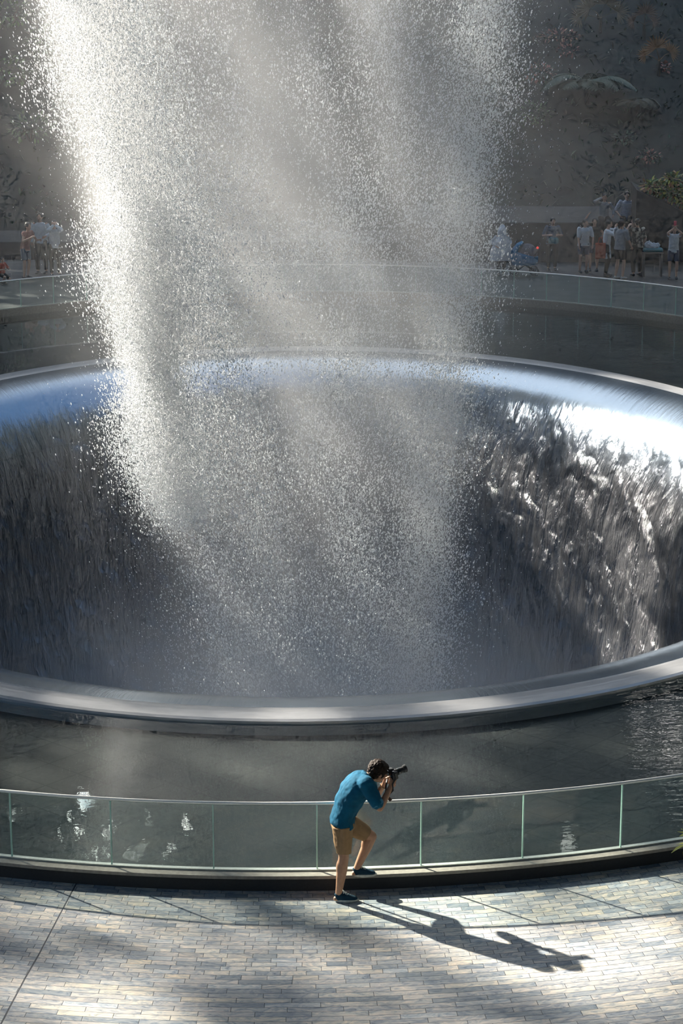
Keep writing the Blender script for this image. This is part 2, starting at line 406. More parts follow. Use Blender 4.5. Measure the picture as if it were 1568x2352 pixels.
lip = [(RO+.02, -.17), (RO+.02, LZ-.06), (RO+.015, LZ-.02), (RO-.02, LZ), (RO-.2, LZ+.008), (RI+.08, LZ), (RI, LZ-.02)]
lp_ = surf(lip, 'lip', lip_material(), parent=fun)
lp_.data.polygons.foreach_set('use_smooth', [False]*len(lp_.data.polygons))
prof = [(RI, LZ-.02)]
for k in range(1, 19):                                   # quarter round from flat to nearly vertical
    a = math.radians(4.5*k); prof.append((RI-2.15*math.sin(a), LZ-.02-3.3*(1-math.cos(a))))
r0, z0 = prof[-1]
for k in range(1, 16): prof.append((r0-.9*(1-math.exp(-k/7)), z0-.9*k))
surf(prof, 'wet_wall', funnel_material(), parent=fun)

# ---------------------------------------------------------------- glass balustrades
def glass_material():
    m, t, p, out = newmat('green_tinted_glass')
    g = N(t, 'ShaderNodeBsdfGlossy'); g.inputs['Roughness'].default_value = .02
    tr = N(t, 'ShaderNodeBsdfTransparent'); tr.inputs['Color'].default_value = (.93, .975, .965, 1)
    df = N(t, 'ShaderNodeBsdfDiffuse'); df.inputs['Color'].default_value = (.42, .62, .60, 1)
    co = N(t, 'ShaderNodeTexCoord'); n = nodenoise(t, co.outputs['Object'], 3, 4); fog = smooth(t, n, .3, .75, .01, .04)
    a = N(t, 'ShaderNodeMixShader'); t.links.new(fog.o, a.inputs[0]); t.links.new(tr.outputs[0], a.inputs[1]); t.links.new(df.outputs[0], a.inputs[2])
    s = N(t, 'ShaderNodeMixShader'); t.links.new(schlick(t, .03).o, s.inputs[0]); t.links.new(a.outputs[0], s.inputs[1]); t.links.new(g.outputs[0], s.inputs[2])
    t.links.new(s.outputs[0], out.inputs['Surface']); return m
M_GLASS = glass_material()
M_EDGE = mat('glass_edge', (.45, .70, .60), .15, spec=.8, noise_amt=.05)
M_RAIL = mat('brushed_steel_rail', (.88, .88, .84), .4, metal=.25, noise_amt=.05)
M_CHAN = mat('steel_channel', (.50, .52, .48), .35, metal=.4, noise_amt=.1)
GZ0, GZ1 = .18, .915
def balustrade(loc, a_list, label, name='glass_balustrade'):
    root = thing(name, loc, label, 'balustrade')
    fine = []
    for a, b in zip(a_list, a_list[1:]):
        fine += [a+(b-a)*k/4 for k in range(4)]
        pts = [a+(b-a)*(.004+.992*k/4) for k in range(5)]
        bm = bmesh.new(); V = []
        for q in pts:
            V.append([bm.verts.new(ring_pt(RG+dr, q, z, CYG)) for dr, z in ((-.008, GZ0+.01), (.008, GZ0+.01), (.008, GZ1-.015), (-.008, GZ1-.015))])
        for i in range(4):
            for j in range(4):
                f = bm.faces.new((V[i][j], V[i][(j+1) % 4], V[i+1][(j+1) % 4], V[i+1][j])); f.material_index = 0 if j in (1, 3) else 1
        for e in (V[0], V[-1]): bm.faces.new(e).material_index = 1
        obj('glass_panel', bm, [M_GLASS, M_EDGE], root)
    fine.append(a_list[-1])
    bm = bmesh.new(); add_tube(bm, [ring_pt(RG, q, GZ1, CYG) for q in fine], .017, 10); obj('top_rail', bm, M_RAIL, root, True)
    bm = bmesh.new(); V = []
    for q in fine: V.append([bm.verts.new(ring_pt(RG+dr, q, z, CYG)) for dr, z in ((-.022, GZ0), (-.022, GZ0+.018), (.022, GZ0+.018), (.022, GZ0))])
    for i in range(len(V)-1):
        for j in range(4): bm.faces.new((V[i][j], V[i][(j+1) % 4], V[i+1][(j+1) % 4], V[i+1][j]))
    obj('base_channel', bm, M_CHAN, root)
    for q in a_list:                                            # slim clear end strips at every joint
        bm = bmesh.new(); p0 = ring_pt(RG, q, 0, CYG); t = Vector((-math.sin(q), KY*math.cos(q), 0)).normalized(); R = Matrix((t, Vector((0, 0, 1)).cross(t), Vector((0, 0, 1)))).transposed()
        add_box(bm, p0+Vector((0, 0, (GZ0+GZ1)/2)), (.012, .022, GZ1-GZ0-.03), R)
        obj('joint_strip', bm, M_EDGE, root)
    return root
# panel joints as seen along the near side; carried on round both sides
def near_angle(px):
    lo, hi = -math.pi*.9, -math.pi*.1
    for _ in range(50):
        mid = (lo+hi)/2; p = ring_pt(RG, mid, .18, CYG); d = p.y*_c-(p.z-CAM_H)*_s
        if 784+FPX*p.x/d < px: lo = mid
        else: hi = mid
    return (lo+hi)/2
na_ = [near_angle(x) for x in (28, 257, 491, 728, 966, 1199, 1424)]
st_ = (na_[-1]-na_[0])/6
na_ = [na_[0]+(k-9)*st_ for k in range(9)]+na_+[na_[-1]+(k+1)*st_ for k in range(9)]
balustrade(ring_pt(RG, -math.pi/2, .18, CYG), na_, 'curved waist-high glass balustrade with steel top rail in front of the photographer')
balustrade(ring_pt(RG, math.pi/2, .18, CYG), [math.radians(35+110*k/32) for k in range(33)], 'distant curved glass balustrade in the mist behind the waterfall')

# ---------------------------------------------------------------- far terraces, hillside, unseen hall shell
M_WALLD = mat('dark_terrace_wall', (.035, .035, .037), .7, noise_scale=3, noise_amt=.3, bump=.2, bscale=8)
M_STONE = mat('terrace_coping', (.10, .10, .105), .6, noise_scale=8)
def terrace(Y0, Y1, z0, z1, x0, x1, name, m=M_WALLD):
    bm = bmesh.new(); add_box(bm, ((x0+x1)/2, (Y0+Y1)/2, (z0+z1)/2), (x1-x0, Y1-Y0, z1-z0), bev=.03); return struct(obj(name, bm, m))
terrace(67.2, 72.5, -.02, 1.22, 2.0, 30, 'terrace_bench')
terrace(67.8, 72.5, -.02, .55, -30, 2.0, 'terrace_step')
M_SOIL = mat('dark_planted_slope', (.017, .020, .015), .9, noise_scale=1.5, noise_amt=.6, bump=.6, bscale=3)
def hill_h(x, y):
    d = max(0, y-70.5)
    base = .5+d*.62 if d < 30 else 19.1+(d-30)*(.85 if x > -34 else .2)
    sidef = max(0, x-26)*.9
    return base+sidef+.9*noise.noise(Vector((x*.18, y*.18, 2)))*min(1, d/4)
bm = bmesh.new(); nx, ny = 60, 40
V = [[None]*(nx+1) for _ in range(ny+1)]
for i in range(ny+1):
    for j in range(nx+1):
        x = -75+150*j/nx; y = 70.5+(i/ny)**1.5*45
        V[i][j] = bm.verts.new((x, y, hill_h(x, y)))
for i in range(ny):
    for j in range(nx): bm.faces.new((V[i][j], V[i][j+1], V[i+1][j+1], V[i+1][j]))
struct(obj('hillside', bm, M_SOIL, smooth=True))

# dark side walls of the hall
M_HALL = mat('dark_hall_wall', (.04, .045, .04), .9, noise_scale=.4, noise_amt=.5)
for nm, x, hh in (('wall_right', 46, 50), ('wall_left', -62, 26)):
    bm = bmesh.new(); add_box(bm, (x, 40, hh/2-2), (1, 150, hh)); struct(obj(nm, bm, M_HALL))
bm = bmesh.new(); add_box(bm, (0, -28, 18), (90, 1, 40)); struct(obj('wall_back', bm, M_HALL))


# unseen dark far screen added for pool reflections; openings set to mirror as bright patches
def screen(nm, x0, x1, z0, z1, y, holes, step=1.0, m=M_HALL):
    """upright wall built from cells; cells inside a hole are left open"""
    bm = bmesh.new(); nx = int((x1-x0)/step); nz = int((z1-z0)/step)
    G = {}
    def v(i, j):
        if (i, j) not in G: G[(i, j)] = bm.verts.new((x0+i*step+.12*math.sin(j*1.7+i), y+.6*math.sin(i*.9+j*.7), z0+j*step+.25*math.cos(i*1.3)))
        return G[(i, j)]
    for i in range(nx):
        for j in range(nz):
            cx = x0+(i+.5)*step; cz = z0+(j+.5)*step
            if any(abs((cx-hx)/hw)+abs((cz-hz)/hh)*.8 < 1 for hx, hz, hw, hh in holes): continue
            bm.faces.new((v(i, j), v(i+1, j), v(i+1, j+1), v(i, j+1)))
    return struct(obj(nm, bm, m))
bm = bmesh.new(); add_box(bm, (-2, 10, 46), (96, 76, 1)); struct(obj('sky_blocker', bm, M_HALL))  # opaque slab added overhead, out of view, to cut the sky light
HOLES = []  # each opening is placed by mirroring a wanted bright patch on the pool
for px, py, rx, ry in ((195, 1838, 30, 16), (165, 1908, 34, 26), (258, 1903, 25, 20), (222, 1970, 32, 20), (68, 1930, 19, 18), (28, 1872, 26, 24), (312, 1958, 28, 18), (14, 1962, 20, 20), (390, 1955, 15, 12), (430, 1882, 12, 12), (345, 1878, 12, 12),
                       (-40, 1900, 26, 24), (-70, 1960, 30, 24), (-100, 1850, 30, 22), (1478, 1612, 34, 18), (1470, 1655, 30, 20), (1548, 1700, 40, 34), (1535, 1640, 26, 22), (1600, 1660, 34, 30), (1303, 1945, 14, 18), (1620, 1740, 34, 26)):
    p0 = atZ(px, py, -.05); d_ = ray(px, py); t_ = (114-p0.y)/d_.y; HOLES.append((p0.x+d_.x*t_, p0.z-d_.z*t_, rx*.0235, ry*.025))
screen('reflection_screen', -42, 46, 14, 50, 114, HOLES, .3)

# ---------------------------------------------------------------- the falling water: one body of countless drops
def lerp_tab(z, tab):
    zs = [a for a, _ in tab]; return np.interp(z, zs, [b for _, b in tab])
XC = [(-12, -.75), (-4.2, -.72), (2, -.75), (8.5, -.80), (16, -.8)]     # axis of the column
RC = [(-12, 2.3), (-4.2, 2.55), (0, 2.75), (4, 3.15), (8.5, 3.6), (16, 4.0)]
# dense sheets inside the column, two short ones standing in for sunlit patches: list of (z, x) path, depth offset y, radius, weight, z range
SHEETS = [
 ([(-3, -2.6), (-.6, -2.85), (1.2, -3.2), (3, -3.45), (5.3, -3.7), (7, -4.2), (9.5, -4.7)], -.8, .42, 1.0, (-.8, 12)),
 ([(-1.5, -2.7), (.8, -3.15), (2.5, -3.35), (4.5, -3.35)], -1.0, .36, 1.2, (-.6, 5.2)),
 ([(1, -2.4), (4, -2.9), (6, -3.1), (8.5, -3.7), (10, -3.9)], -.4, .45, .5, (2.5, 12)),
 ([(-12, 1.5), (-4, 1.5), (0, 1.65), (4, 2.05), (8.5, 2.5), (14, 2.7)], -.6, .38, .40, (-12, 16)),
 ([(-12, .2), (-4, .4), (1, .2), (3.2, .1), (6, .9), (10, .7)], -1.2, .55, .16, (-12, 16)),
 ([(1.6, .1), (2.8, .0)], -1.6, .35, .35, (1.6, 3.0)),  # extra drops clumped to imitate a sunlit patch
 ([(4.0, -.6), (5.0, -.4)], -1.6, .38, .30, (3.6, 5.1)),  # likewise a patch of sun made by denser drops
 ([(-4, -1.6), (0, -1.5), (3, -2.1), (6, -2.0)], -1.3, .55, .22, (-4, 6)),
]
def make_drops(n, seed, rmin, rmax, spread=1.0, halo=False):
    R = np.random.default_rng(seed); P = []
    if halo:
        k = n; z = R.uniform(-5.5, 10.5, k); a = R.uniform(0, 2*np.pi, k)
        rr = lerp_tab(z, RC)*(.95+np.abs(R.normal(0, .22, k)))
        x = lerp_tab(z, XC)+rr*np.cos(a); y = CY+.3+rr*np.sin(a)*.9
    else:
        # background of the column: hollow cylinder with softer middle
        k = int(n*.36); z = R.uniform(-8.5, 10.5, k); a = R.uniform(0, 2*np.pi, k)
        rr = lerp_tab(z, RC)*np.sqrt(R.uniform(.05, 1, k))*(1+R.normal(0, .05, k))
        x = lerp_tab(z, XC)+rr*np.cos(a); y = CY+.3+rr*np.sin(a)*.85
        # wandering veils: thin out where a slow noise is low
        ph = np.sin(x*2.1+z*.55)*np.sin(y*1.3-z*.3+1)+.6*np.sin(x*4.3+z*1.15+2)+.35*np.sin(z*1.9-x*1.4)
        keep = R.uniform(0, 1, k) < np.clip(.55+.38*ph, .12, 1)
        P.append(np.stack([x, y, z], 1)[keep])
        tot = sum(s[3]*(min(s[4][1], 10.5)-max(s[4][0], -8.5)) for s in SHEETS)
        for path, dy, rad, wt_, (za, zb) in SHEETS:
            za = max(za, -8.5); zb = min(zb, 10.5); k = int(n*.64*wt_*(zb-za)/tot)
            z = R.uniform(za, zb, k); xx = np.interp(z, [p[0] for p in path], [p[1] for p in path])
            fade = np.clip(np.minimum((z-za+.3)/1.0, (zb-z+.3)/1.0), 0, 1)
            keep = R.uniform(0, 1, k) < fade
            x = xx+R.normal(0, rad, k)*(1+.25*np.sin(z*2)); y = CY+dy+R.normal(0, rad*1.6, k)
            P.append(np.stack([x, y, z], 1)[keep]); x = None
        p = np.concatenate(P); return finish_drops(p, R, rmin, rmax)
    return finish_drops(np.stack([x, y, z], 1), R, rmin, rmax)
def finish_drops(p, R, rmin, rmax):
    # each drop a stretched octahedron along its fall, slanting slightly with the drift
    k = len(p); r = rmin+(rmax-rmin)*R.uniform(0, 1, k)**2.2
    sx_ = (p[:, 0]-(-.75))*.035+.12*np.tanh((p[:, 0]+.4)*1.2)+R.normal(0, .05, k); sy_ = R.normal(0, .05, k)
    d = np.stack([sx_, sy_, np.ones(k)], 1); d /= np.linalg.norm(d, axis=1)[:, None]
    u = np.cross(d, np.tile([0, 1., 0], (k, 1))); u /= np.linalg.norm(u, axis=1)[:, None]; v = np.cross(d, u)
    th = R.uniform(0, np.pi, k)[:, None]; uu = u*np.cos(th)+v*np.sin(th); vv = -u*np.sin(th)+v*np.cos(th)
    r = r[:, None]; L = r*R.uniform(1.4, 2.6, k)[:, None]
    V = np.stack([p+uu*r, p+vv*r, p-uu*r, p-vv*r, p+d*L, p-d*L], 1).reshape(-1, 3)
    F = np.array([[0, 1, 4], [1, 2, 4], [2, 3, 4], [3, 0, 4], [1, 0, 5], [2, 1, 5], [3, 2, 5], [0, 3, 5]])
    F = (F[None]+(np.arange(k)*6)[:, None, None]).reshape(-1, 3)
    me = bpy.data.meshes.new('drops'); me.vertices.add(len(V)); me.vertices.foreach_set('co', V.ravel())
    me.loops.add(F.size); me.loops.foreach_set('vertex_index', F.ravel().astype(np.int32))
    me.polygons.add(len(F)); me.polygons.foreach_set('loop_start', np.arange(0, F.size, 3, dtype=np.int32))
    try: me.polygons.foreach_set('loop_total', np.full(len(F), 3, dtype=np.int32))
    except Exception: pass
    me.update(); return me
m, t, p_, out = newmat('white_water_drop')
df = N(t, 'ShaderNodeBsdfDiffuse'); df.inputs['Color'].default_value = (.93, .95, .97, 1)
tl = N(t, 'ShaderNodeBsdfTranslucent'); tl.inputs['Color'].default_value = (.93, .95, .97, 1)
ms = N(t, 'ShaderNodeMixShader'); ms.inputs[0].default_value = .5
t.links.new(df.outputs[0], ms.inputs[1]); t.links.new(tl.outputs[0], ms.inputs[2])
gl = N(t, 'ShaderNodeBsdfGlossy'); gl.inputs['Roughness'].default_value = .25
m2_ = N(t, 'ShaderNodeMixShader'); m2_.inputs[0].default_value = .12
t.links.new(ms.outputs[0], m2_.inputs[1]); t.links.new(gl.outputs[0], m2_.inputs[2]); t.links.new(m2_.outputs[0], out.inputs['Surface'])
M_DROP = m
tag(obj('waterfall', make_drops(450000, 3, .0045, .0142), M_DROP), 'great white column of falling water drops plunging into the round funnel', 'waterfall', kind='stuff')
tag(obj('spray_drops', make_drops(26000, 5, .003, .009, halo=True), M_DROP), 'loose sparkling drops scattered around the outside of the white water column', 'spray', kind='stuff')

# ---------------------------------------------------------------- mist: a soft volume around the column, denser along the sheets
def gauss(t, dx, dy, r):
    return ((dx*dx+dy*dy)*(-1/(r*r))).exp()
def mist_material():
    m = bpy.data.materials.new('mist'); m.use_nodes = True; t = m.node_tree; t.nodes.clear()
    out = N(t, 'ShaderNodeOutputMaterial'); co = N(t, 'ShaderNodeTexCoord')
    x, y, z = sep(t, co.outputs['Object'])               # metres; the domain sits at (CX, CY, 0)
    n1 = nodenoise(t, comb(t, x*1.0+z*.25, y, z*.32), .55, 3, rough=.55)
    n2 = nodenoise(t, comb(t, x+z*.3, y, z*.25), 1.5, 2)
    r = ((x+.1)*(x+.1)+(y-.3)*(y-.3)).sqrt()
    rad = z*.105+2.75
    core = smooth(t, r-rad, -.5, .55, 1., 0.)
    def sheet(z0, x0, z1, x1, dy, rr, wgt, lo, hi):
        k = (x1-x0)/(z1-z0); xx = (z-z0)*k+(x0-CX)
        zz = smooth(t, z, lo-.6, lo+.8)*smooth(t, z, hi-.8, hi+.6, 1., 0.)
        return gauss(t, x-xx, (y-dy)*.6, rr)*zz*wgt
    s = sheet(-.6, -2.9, 3, -3.45, -.8, .40, 3.6, -.6, 3.2)+sheet(3, -3.45, 9, -4.6, -.6, .50, 3.0, 2.6, 14)
    s = s+sheet(2, -2.7, 9, -3.9, -.3, .5, 1.2, 2.2, 14)+sheet(0, 1.65, 8.5, 2.45, -.5, .5, .55, -11, 14)
    veil = smooth(t, n1, .36, .66, .15, 1.)
    halo = smooth(t, r-rad, -.2, 4.2, 1., 0.)
    h2 = halo*halo*smooth(t, n1, .35, .7, .02, .22)
    floor_mist = smooth(t, z, -7, -1.5, .16, 0.)
    dens = core*(veil*n2*.28)+s*(n2*.45)+h2*.15+floor_mist*smooth(t, r, 3, 8, 1., .0)
    edge = smooth(t, r, 6.0, 7.2, 1., 0.)
    dens = dens*edge*MIST
    v = N(t, 'ShaderNodeVolumeScatter'); v.inputs['Color'].default_value = (.97, .98, 1, 1); v.inputs['Anisotropy'].default_value = .35
    t.links.new(dens.o, v.inputs['Density']); t.links.new(v.outputs[0], out.inputs['Volume']); return m
MIST = .8
bm = bmesh.new(); add_cone(bm, (0, 0, -11), 7.3, (0, 0, 11.5), 7.3, 48, False)
ms_ = obj('mist_cloud', bm, mist_material()); ms_.location = (CX, CY, 0)
tag(ms_, 'bright cloud of fine mist hanging in and around the falling water column', 'mist', kind='stuff')

# thin haze hanging through the rest of the hall beyond the column
def haze_material(d, col=(1, .94, .88)):
    m = bpy.data.materials.new('haze'); m.use_nodes = True; t = m.node_tree; t.nodes.clear()
    out = N(t, 'ShaderNodeOutputMaterial'); v = N(t, 'ShaderNodeVolumeScatter'); v.inputs['Color'].default_value = (*col, 1)
    v.inputs['Density'].default_value = d; v.inputs['Anisotropy'].default_value = .3
    t.links.new(v.outputs[0], out.inputs['Volume']); return m
bm = bmesh.new(); add_box(bm, (0, 59.5, 6.5), (52, 24, 17)); hz = obj('haze_bank', bm, haze_material(.0040))
tag(hz, 'thin grey haze drifting over the far pool edge and the terrace beyond the waterfall', 'haze', kind='stuff')


# added unseen screen of leaf quads: its gaps let sun onto chosen places
QV = Vector((-SUN_DIR.y, SUN_DIR.x, 0)).normalized(); QV = QV if QV.y > 0 else -QV
RV = SUN_DIR.cross(QV).normalized(); RV = RV if RV.z > 0 else -RV
def qr(p): return p.dot(QV), p.dot(RV)
def gap_field(q, r):
    """share of sun the added leaf screen is shaped to let through at (q, r)"""
    o = .01
    for cq, cr, sq, sr, v in GAPS:
        d = ((q-cq)/sq)**2+((r-cr)/sr)**2
        if d < 6: o = max(o, v*math.exp(-d*d*.35))
    return max(o, ground_field(q, r))
GAPS = [(26.4, -8.0, 2.0, 6.0, 1.0), (27.4, -13.0, 1.8, 1.9, .95), (29.8, -7, 2.2, 5, .28), (31, -11, 2.4, 2.5, .3), (30.5, -2.0, 3.5, 2.5, .55),
        (40.5, -11.0, 2.0, 2.0, 1.0), (39.2, -19.3, 1.4, 1.2, .35), (15.9, -6.2, .75, .95, .85), (37.4, -16.0, 1.1, 2.2, .45), (38.1, -13.5, 1.1, 1.1, .8), (17.3, -9.65, 1.0, .4, .4), (18.6, -8.9, 1.1, .4, .5), (20.3, -7.9, 1.2, .35, .4), (22.2, -7.0, .6, .3, .2), (38.5, -25.5, 2.4, 2.6, .30), (41.0, -21, 2.0, 2.4, .25)]
GROUND = [(1370, 2180, 200, 75, 1.0), (1300, 2240, 200, 40, .7), (1480, 2030, 140, 40, .95), (1250, 2060, 150, 30, .8), (900, 2090, 180, 45, .9), (1000, 2170, 200, 40, .55), (480, 2230, 90, 60, .7), (330, 2265, 130, 45, .9),
          (520, 2095, 170, 45, .65), (700, 2200, 150, 60, .4), (40, 2180, 60, 60, .2), (250, 2050, 150, 30, .25), (800, 2330, 200, 30, .35), (1250, 2330, 200, 25, .35), (1540, 2120, 60, 40, .8), (700, 2060, 120, 30, .8), (300, 2030, 420, 20, .75), (1100, 2015, 560, 24, .9)]
def ground_field(q, r):  # sun patches laid out on the paving, shaping the screen's gaps
    det = QV.x*RV.y-QV.y*RV.x; x = (q*RV.y-QV.y*r)/det; y = (QV.x*r-RV.x*q)/det
    if not (12 < y < 21.8 and abs(x) < 7): return 0
    d = y*_c+CAM_H*_s; px = 784+FPX*x/d; py = 1176-FPX*(y*_s-CAM_H*_c)/d; o = .14
    for a, b, wx, wy, v in GROUND:
        e = ((px-a)/wx)**2+((py-b)/wy)**2
        if e < 8: o = max(o, .78*v*math.exp(-e*.6))
    return o
def leaf_gobo(dist=62, cell=.26):
    R = np.random.default_rng(21); o0 = -SUN_DIR*dist; Vs = []; Fs = []
    q = 2.
    while q < 100:
        r = -34.
        D = dist if q < 43 else 122
        while r < (16 if q < 43 else -3):
            cq, cr = q+R.uniform(-.5, .5)*cell, r+R.uniform(-.5, .5)*cell
            if R.uniform() > 1+math.log(gap_field(cq, cr)+1e-4)/3.3:
                a = R.uniform(0, 6.28); e = cell*R.uniform(1.3, 1.65); n = len(Vs)
                c = -SUN_DIR*D+QV*cq+RV*cr-SUN_DIR*R.uniform(-1.5, 1.5); ca, sa = math.cos(a)*e, math.sin(a)*e
                u = QV*ca+RV*sa; v = RV*ca*.72-QV*sa*.72
                Vs += [c-u, c-v, c+u*.9+SUN_DIR*.1, c+v]; Fs.append((n, n+1, n+2, n+3))
            r += cell
        q += cell
    me = bpy.data.meshes.new('leaves'); me.from_pydata([tuple(v) for v in Vs], [], Fs); return me
tag(obj('leaf_gobo', leaf_gobo(), mat('gobo_leaf', (.05, .09, .03), .6)), 'added leaf screen out of view at the back left, its gaps shaping the sunlight', 'foliage', kind='stuff')


# ---------------------------------------------------------------- people
SKIN = mat('sunny_skin', (.50, .27, .165), .5, noise_amt=.08, noise_scale=30)
SKIN2 = mat('pale_skin', (.52, .33, .25), .55, noise_amt=.06, noise_scale=30)
HAIR = mat('dark_brown_hair', (.020, .009, .004), .55, spec=.2, noise_amt=.35, noise_scale=120, bump=.5, bscale=160)
HAIRB = mat('black_hair', (.012, .010, .010), .4, noise_amt=.3, noise_scale=120)
EYEW = mat('eye_white', (.7, .7, .68), .2)
LIPM = mat('lip_skin', (.45, .18, .14), .5)
def cloth(name, col, **k): return mat(name, col, .85, spec=.25, noise_amt=k.pop('na', .1), noise_scale=k.pop('ns', 18), bump=.25, bscale=220, **k)

def add_head(bm, c, M, s=1.0):
    """M columns: right, forward, up; c = centre of the skull"""
    r, f, u = (M.col[i] for i in range(3)); R = M.to_3x3()
    add_ell(bm, c+u*.018*s-f*.004*s, (.074*s, .094*s, .092*s), R, 22, 16)
    add_ell(bm, c-u*.035*s+f*.022*s, (.060*s, .070*s, .078*s), R, 18, 12)       # face
    add_ell(bm, c-u*.082*s+f*.048*s, (.034*s, .036*s, .030*s), R)                # chin
    add_cone(bm, c-u*.055*s+f*.0*s-r*.045*s, .022*s, c-u*.085*s+f*.045*s-r*.014*s, .018*s, 10)
    add_cone(bm, c-u*.055*s+f*.0*s+r*.045*s, .022*s, c-u*.085*s+f*.045*s+r*.014*s, .018*s, 10)
    add_cone(bm, c+u*.008*s+f*.088*s, .009*s, c-u*.034*s+f*.112*s, .014*s, 10)   # nose
    add_ell(bm, c+u*.014*s+f*.082*s, (.048*s, .014*s, .012*s), R)                # brow
    add_ell(bm, c-u*.060*s+f*.083*s, (.024*s, .012*s, .010*s), R)                # mouth
    for q in (-1, 1):
        add_ell(bm, c+r*q*.043*s-u*.024*s+f*.066*s, (.020*s, .018*s, .018*s), R) # cheek
        add_ell(bm, c+r*q*.079*s-u*.012*s-f*.006*s, (.010*s, .018*s, .030*s), R) # ear
def add_hand(bm, wrist, d, palm_n, s=1.0, curl=.6, side=1, spread=.1):
    """wrist, direction of the fingers, palm normal (the way fingers curl), side = +1 thumb towards d x palm_n"""
    d = d.normalized(); n = (palm_n-d*palm_n.dot(d)).normalized(); x = d.cross(n)*side
    base = wrist+d*.012*s
    add_loft(bm, [(wrist-d*.02*s, .026*s, .021*s), (base+d*.015*s, .031*s, .018*s), (base+d*.05*s, .040*s, .015*s), (base+d*.082*s, .040*s, .012*s)], x, 14)
    for i, (off, L) in enumerate(((.030, .070), (.010, .078), (-.010, .072), (-.029, .056))):
        p = base+d*(.078-.004*abs(i-1))*s+x*off*s; ang = 0; dirv = d+x*spread*(1.5-i)*.35
        rr = [.0092, .0086, .0078, .0066]
        for k, fr_ in enumerate((.45, .31, .24)):
            ang += curl*(.75+.12*i); v = (dirv*math.cos(ang)+n*math.sin(ang)).normalized()
            q = p+v*L*fr_*s; add_cone(bm, p, rr[k]*s, q, rr[k+1]*s, 8); p = q
    p = base+d*.022*s+x*.028*s+n*.004*s; v = (d*.55+x*.75+n*.35).normalized()
    q = p+v*.038*s; add_cone(bm, p, .0135*s, q, .0105*s, 8)
    v2 = (d*.85+x*.25+n*(.3+.5*curl)).normalized(); add_cone(bm, q, .0105*s, q+v2*.030*s, .0080*s, 8)
def add_arm(bm, sh, el, wr, s=1.0):
    add_cone(bm, sh, .050*s, el, .037*s, 12); m = el.lerp(wr, .3)
    add_cone(bm, el, .037*s, m, .039*s, 12); add_cone(bm, m, .039*s, wr, .025*s, 12)
def add_leg(bm, hp, kn, an, s=1.0):
    add_cone(bm, hp, .083*s, kn, .054*s, 14); m = kn.lerp(an, .33)
    bk = (kn-hp).normalized()-(an-kn).normalized()
    m = m+bk*-.0*s
    add_cone(bm, kn, .054*s, m, .056*s, 14); add_cone(bm, m, .056*s, an, .034*s, 14)
def add_foot(bm, an, heading, s=1.0):
    f = heading.normalized(); z = Vector((0, 0, 1)); b = an-z*.06*s
    add_loft(bm, [(b-f*.055*s, .030*s, .022*s), (b+f*.02*s, .036*s, .030*s), (b+f*.10*s-z*.01*s, .045*s, .020*s), (b+f*.175*s-z*.012*s, .038*s, .012*s)], f.cross(z), 12)
    add_cone(bm, an, .036*s, b, .036*s, 10)
def shoe_parts(parent, an, heading, s, upper_m, sole_m, lace_m=None, floor_z=None):
    f = heading.normalized(); z = Vector((0, 0, 1)); g = Vector((an.x, an.y, floor_z)); side = f.cross(z)
    def foot_outline(k, h):
        out = []
        for t in range(28):
            a = 2*math.pi*t/28; c, q = math.cos(a), math.sin(a)
            L = (.150 if c > 0 else .085)*s*k; W = (.049 if c > 0 else .041)*s*k
            wf = 1-.12*max(0, -c)
            out.append(g+f*(c*L+.052*s)+side*(q*W*wf)+z*h)
        return out
    bm = bmesh.new(); rs = [foot_outline(.97, 0), foot_outline(1.03, .006*s), foot_outline(1.03, .022*s), foot_outline(.97, .027*s)]
    V = [[bm.verts.new(p) for p in r_] for r_ in rs]
    for i in range(3):
        for j in range(28): bm.faces.new((V[i][j], V[i][(j+1) % 28], V[i+1][(j+1) % 28], V[i+1][j]))
    bm.faces.new(list(reversed(V[0]))); bm.faces.new(V[-1])
    shoe = None
    b2 = bmesh.new()
    st = [(g-f*.028*s+z*.045*s, .030*s, .040*s), (g-f*.015*s+z*.052*s, .038*s, .050*s), (g+f*.03*s+z*.05*s, .042*s, .048*s), (g+f*.08*s+z*.045*s, .045*s, .040*s), (g+f*.13*s+z*.036*s, .045*s, .028*s), (g+f*.17*s+z*.031*s, .036*s, .020*s), (g+f*.19*s+z*.028*s, .020*s, .012*s)]
    add_loft(b2, st, side, 18)
    me = remeshed(b2, .006*s if s > .5 else .01, 3)
    shoe = obj('shoe', me, upper_m, parent, True)
    obj('sole', bm, sole_m, shoe, True)
    if lace_m:
        b3 = bmesh.new()
        for k in range(4):
            q = g+f*(.045+.022*k)*s+z*(.097-.010*k)*s
            add_tube(b3, [q-side*.022*s-z*.006*s, q+z*.003*s+f*.006*s, q+side*.022*s-z*.006*s], .0028*s, 6)
        q = g+f*.045*s+z*.100*s
        for e in (-1, 1): add_tube(b3, [q, q+side*e*.02*s+z*.012*s, q+side*e*.035*s+f*.008*s, q+side*e*.015*s+f*.012*s, q], .0026*s, 6); add_tube(b3, [q, q+side*e*.018*s+f*.03*s-z*.008*s, q+side*e*.03*s+f*.04*s-z*.02*s], .0026*s, 6)
        obj('laces', b3, lace_m, shoe)
    return shoe
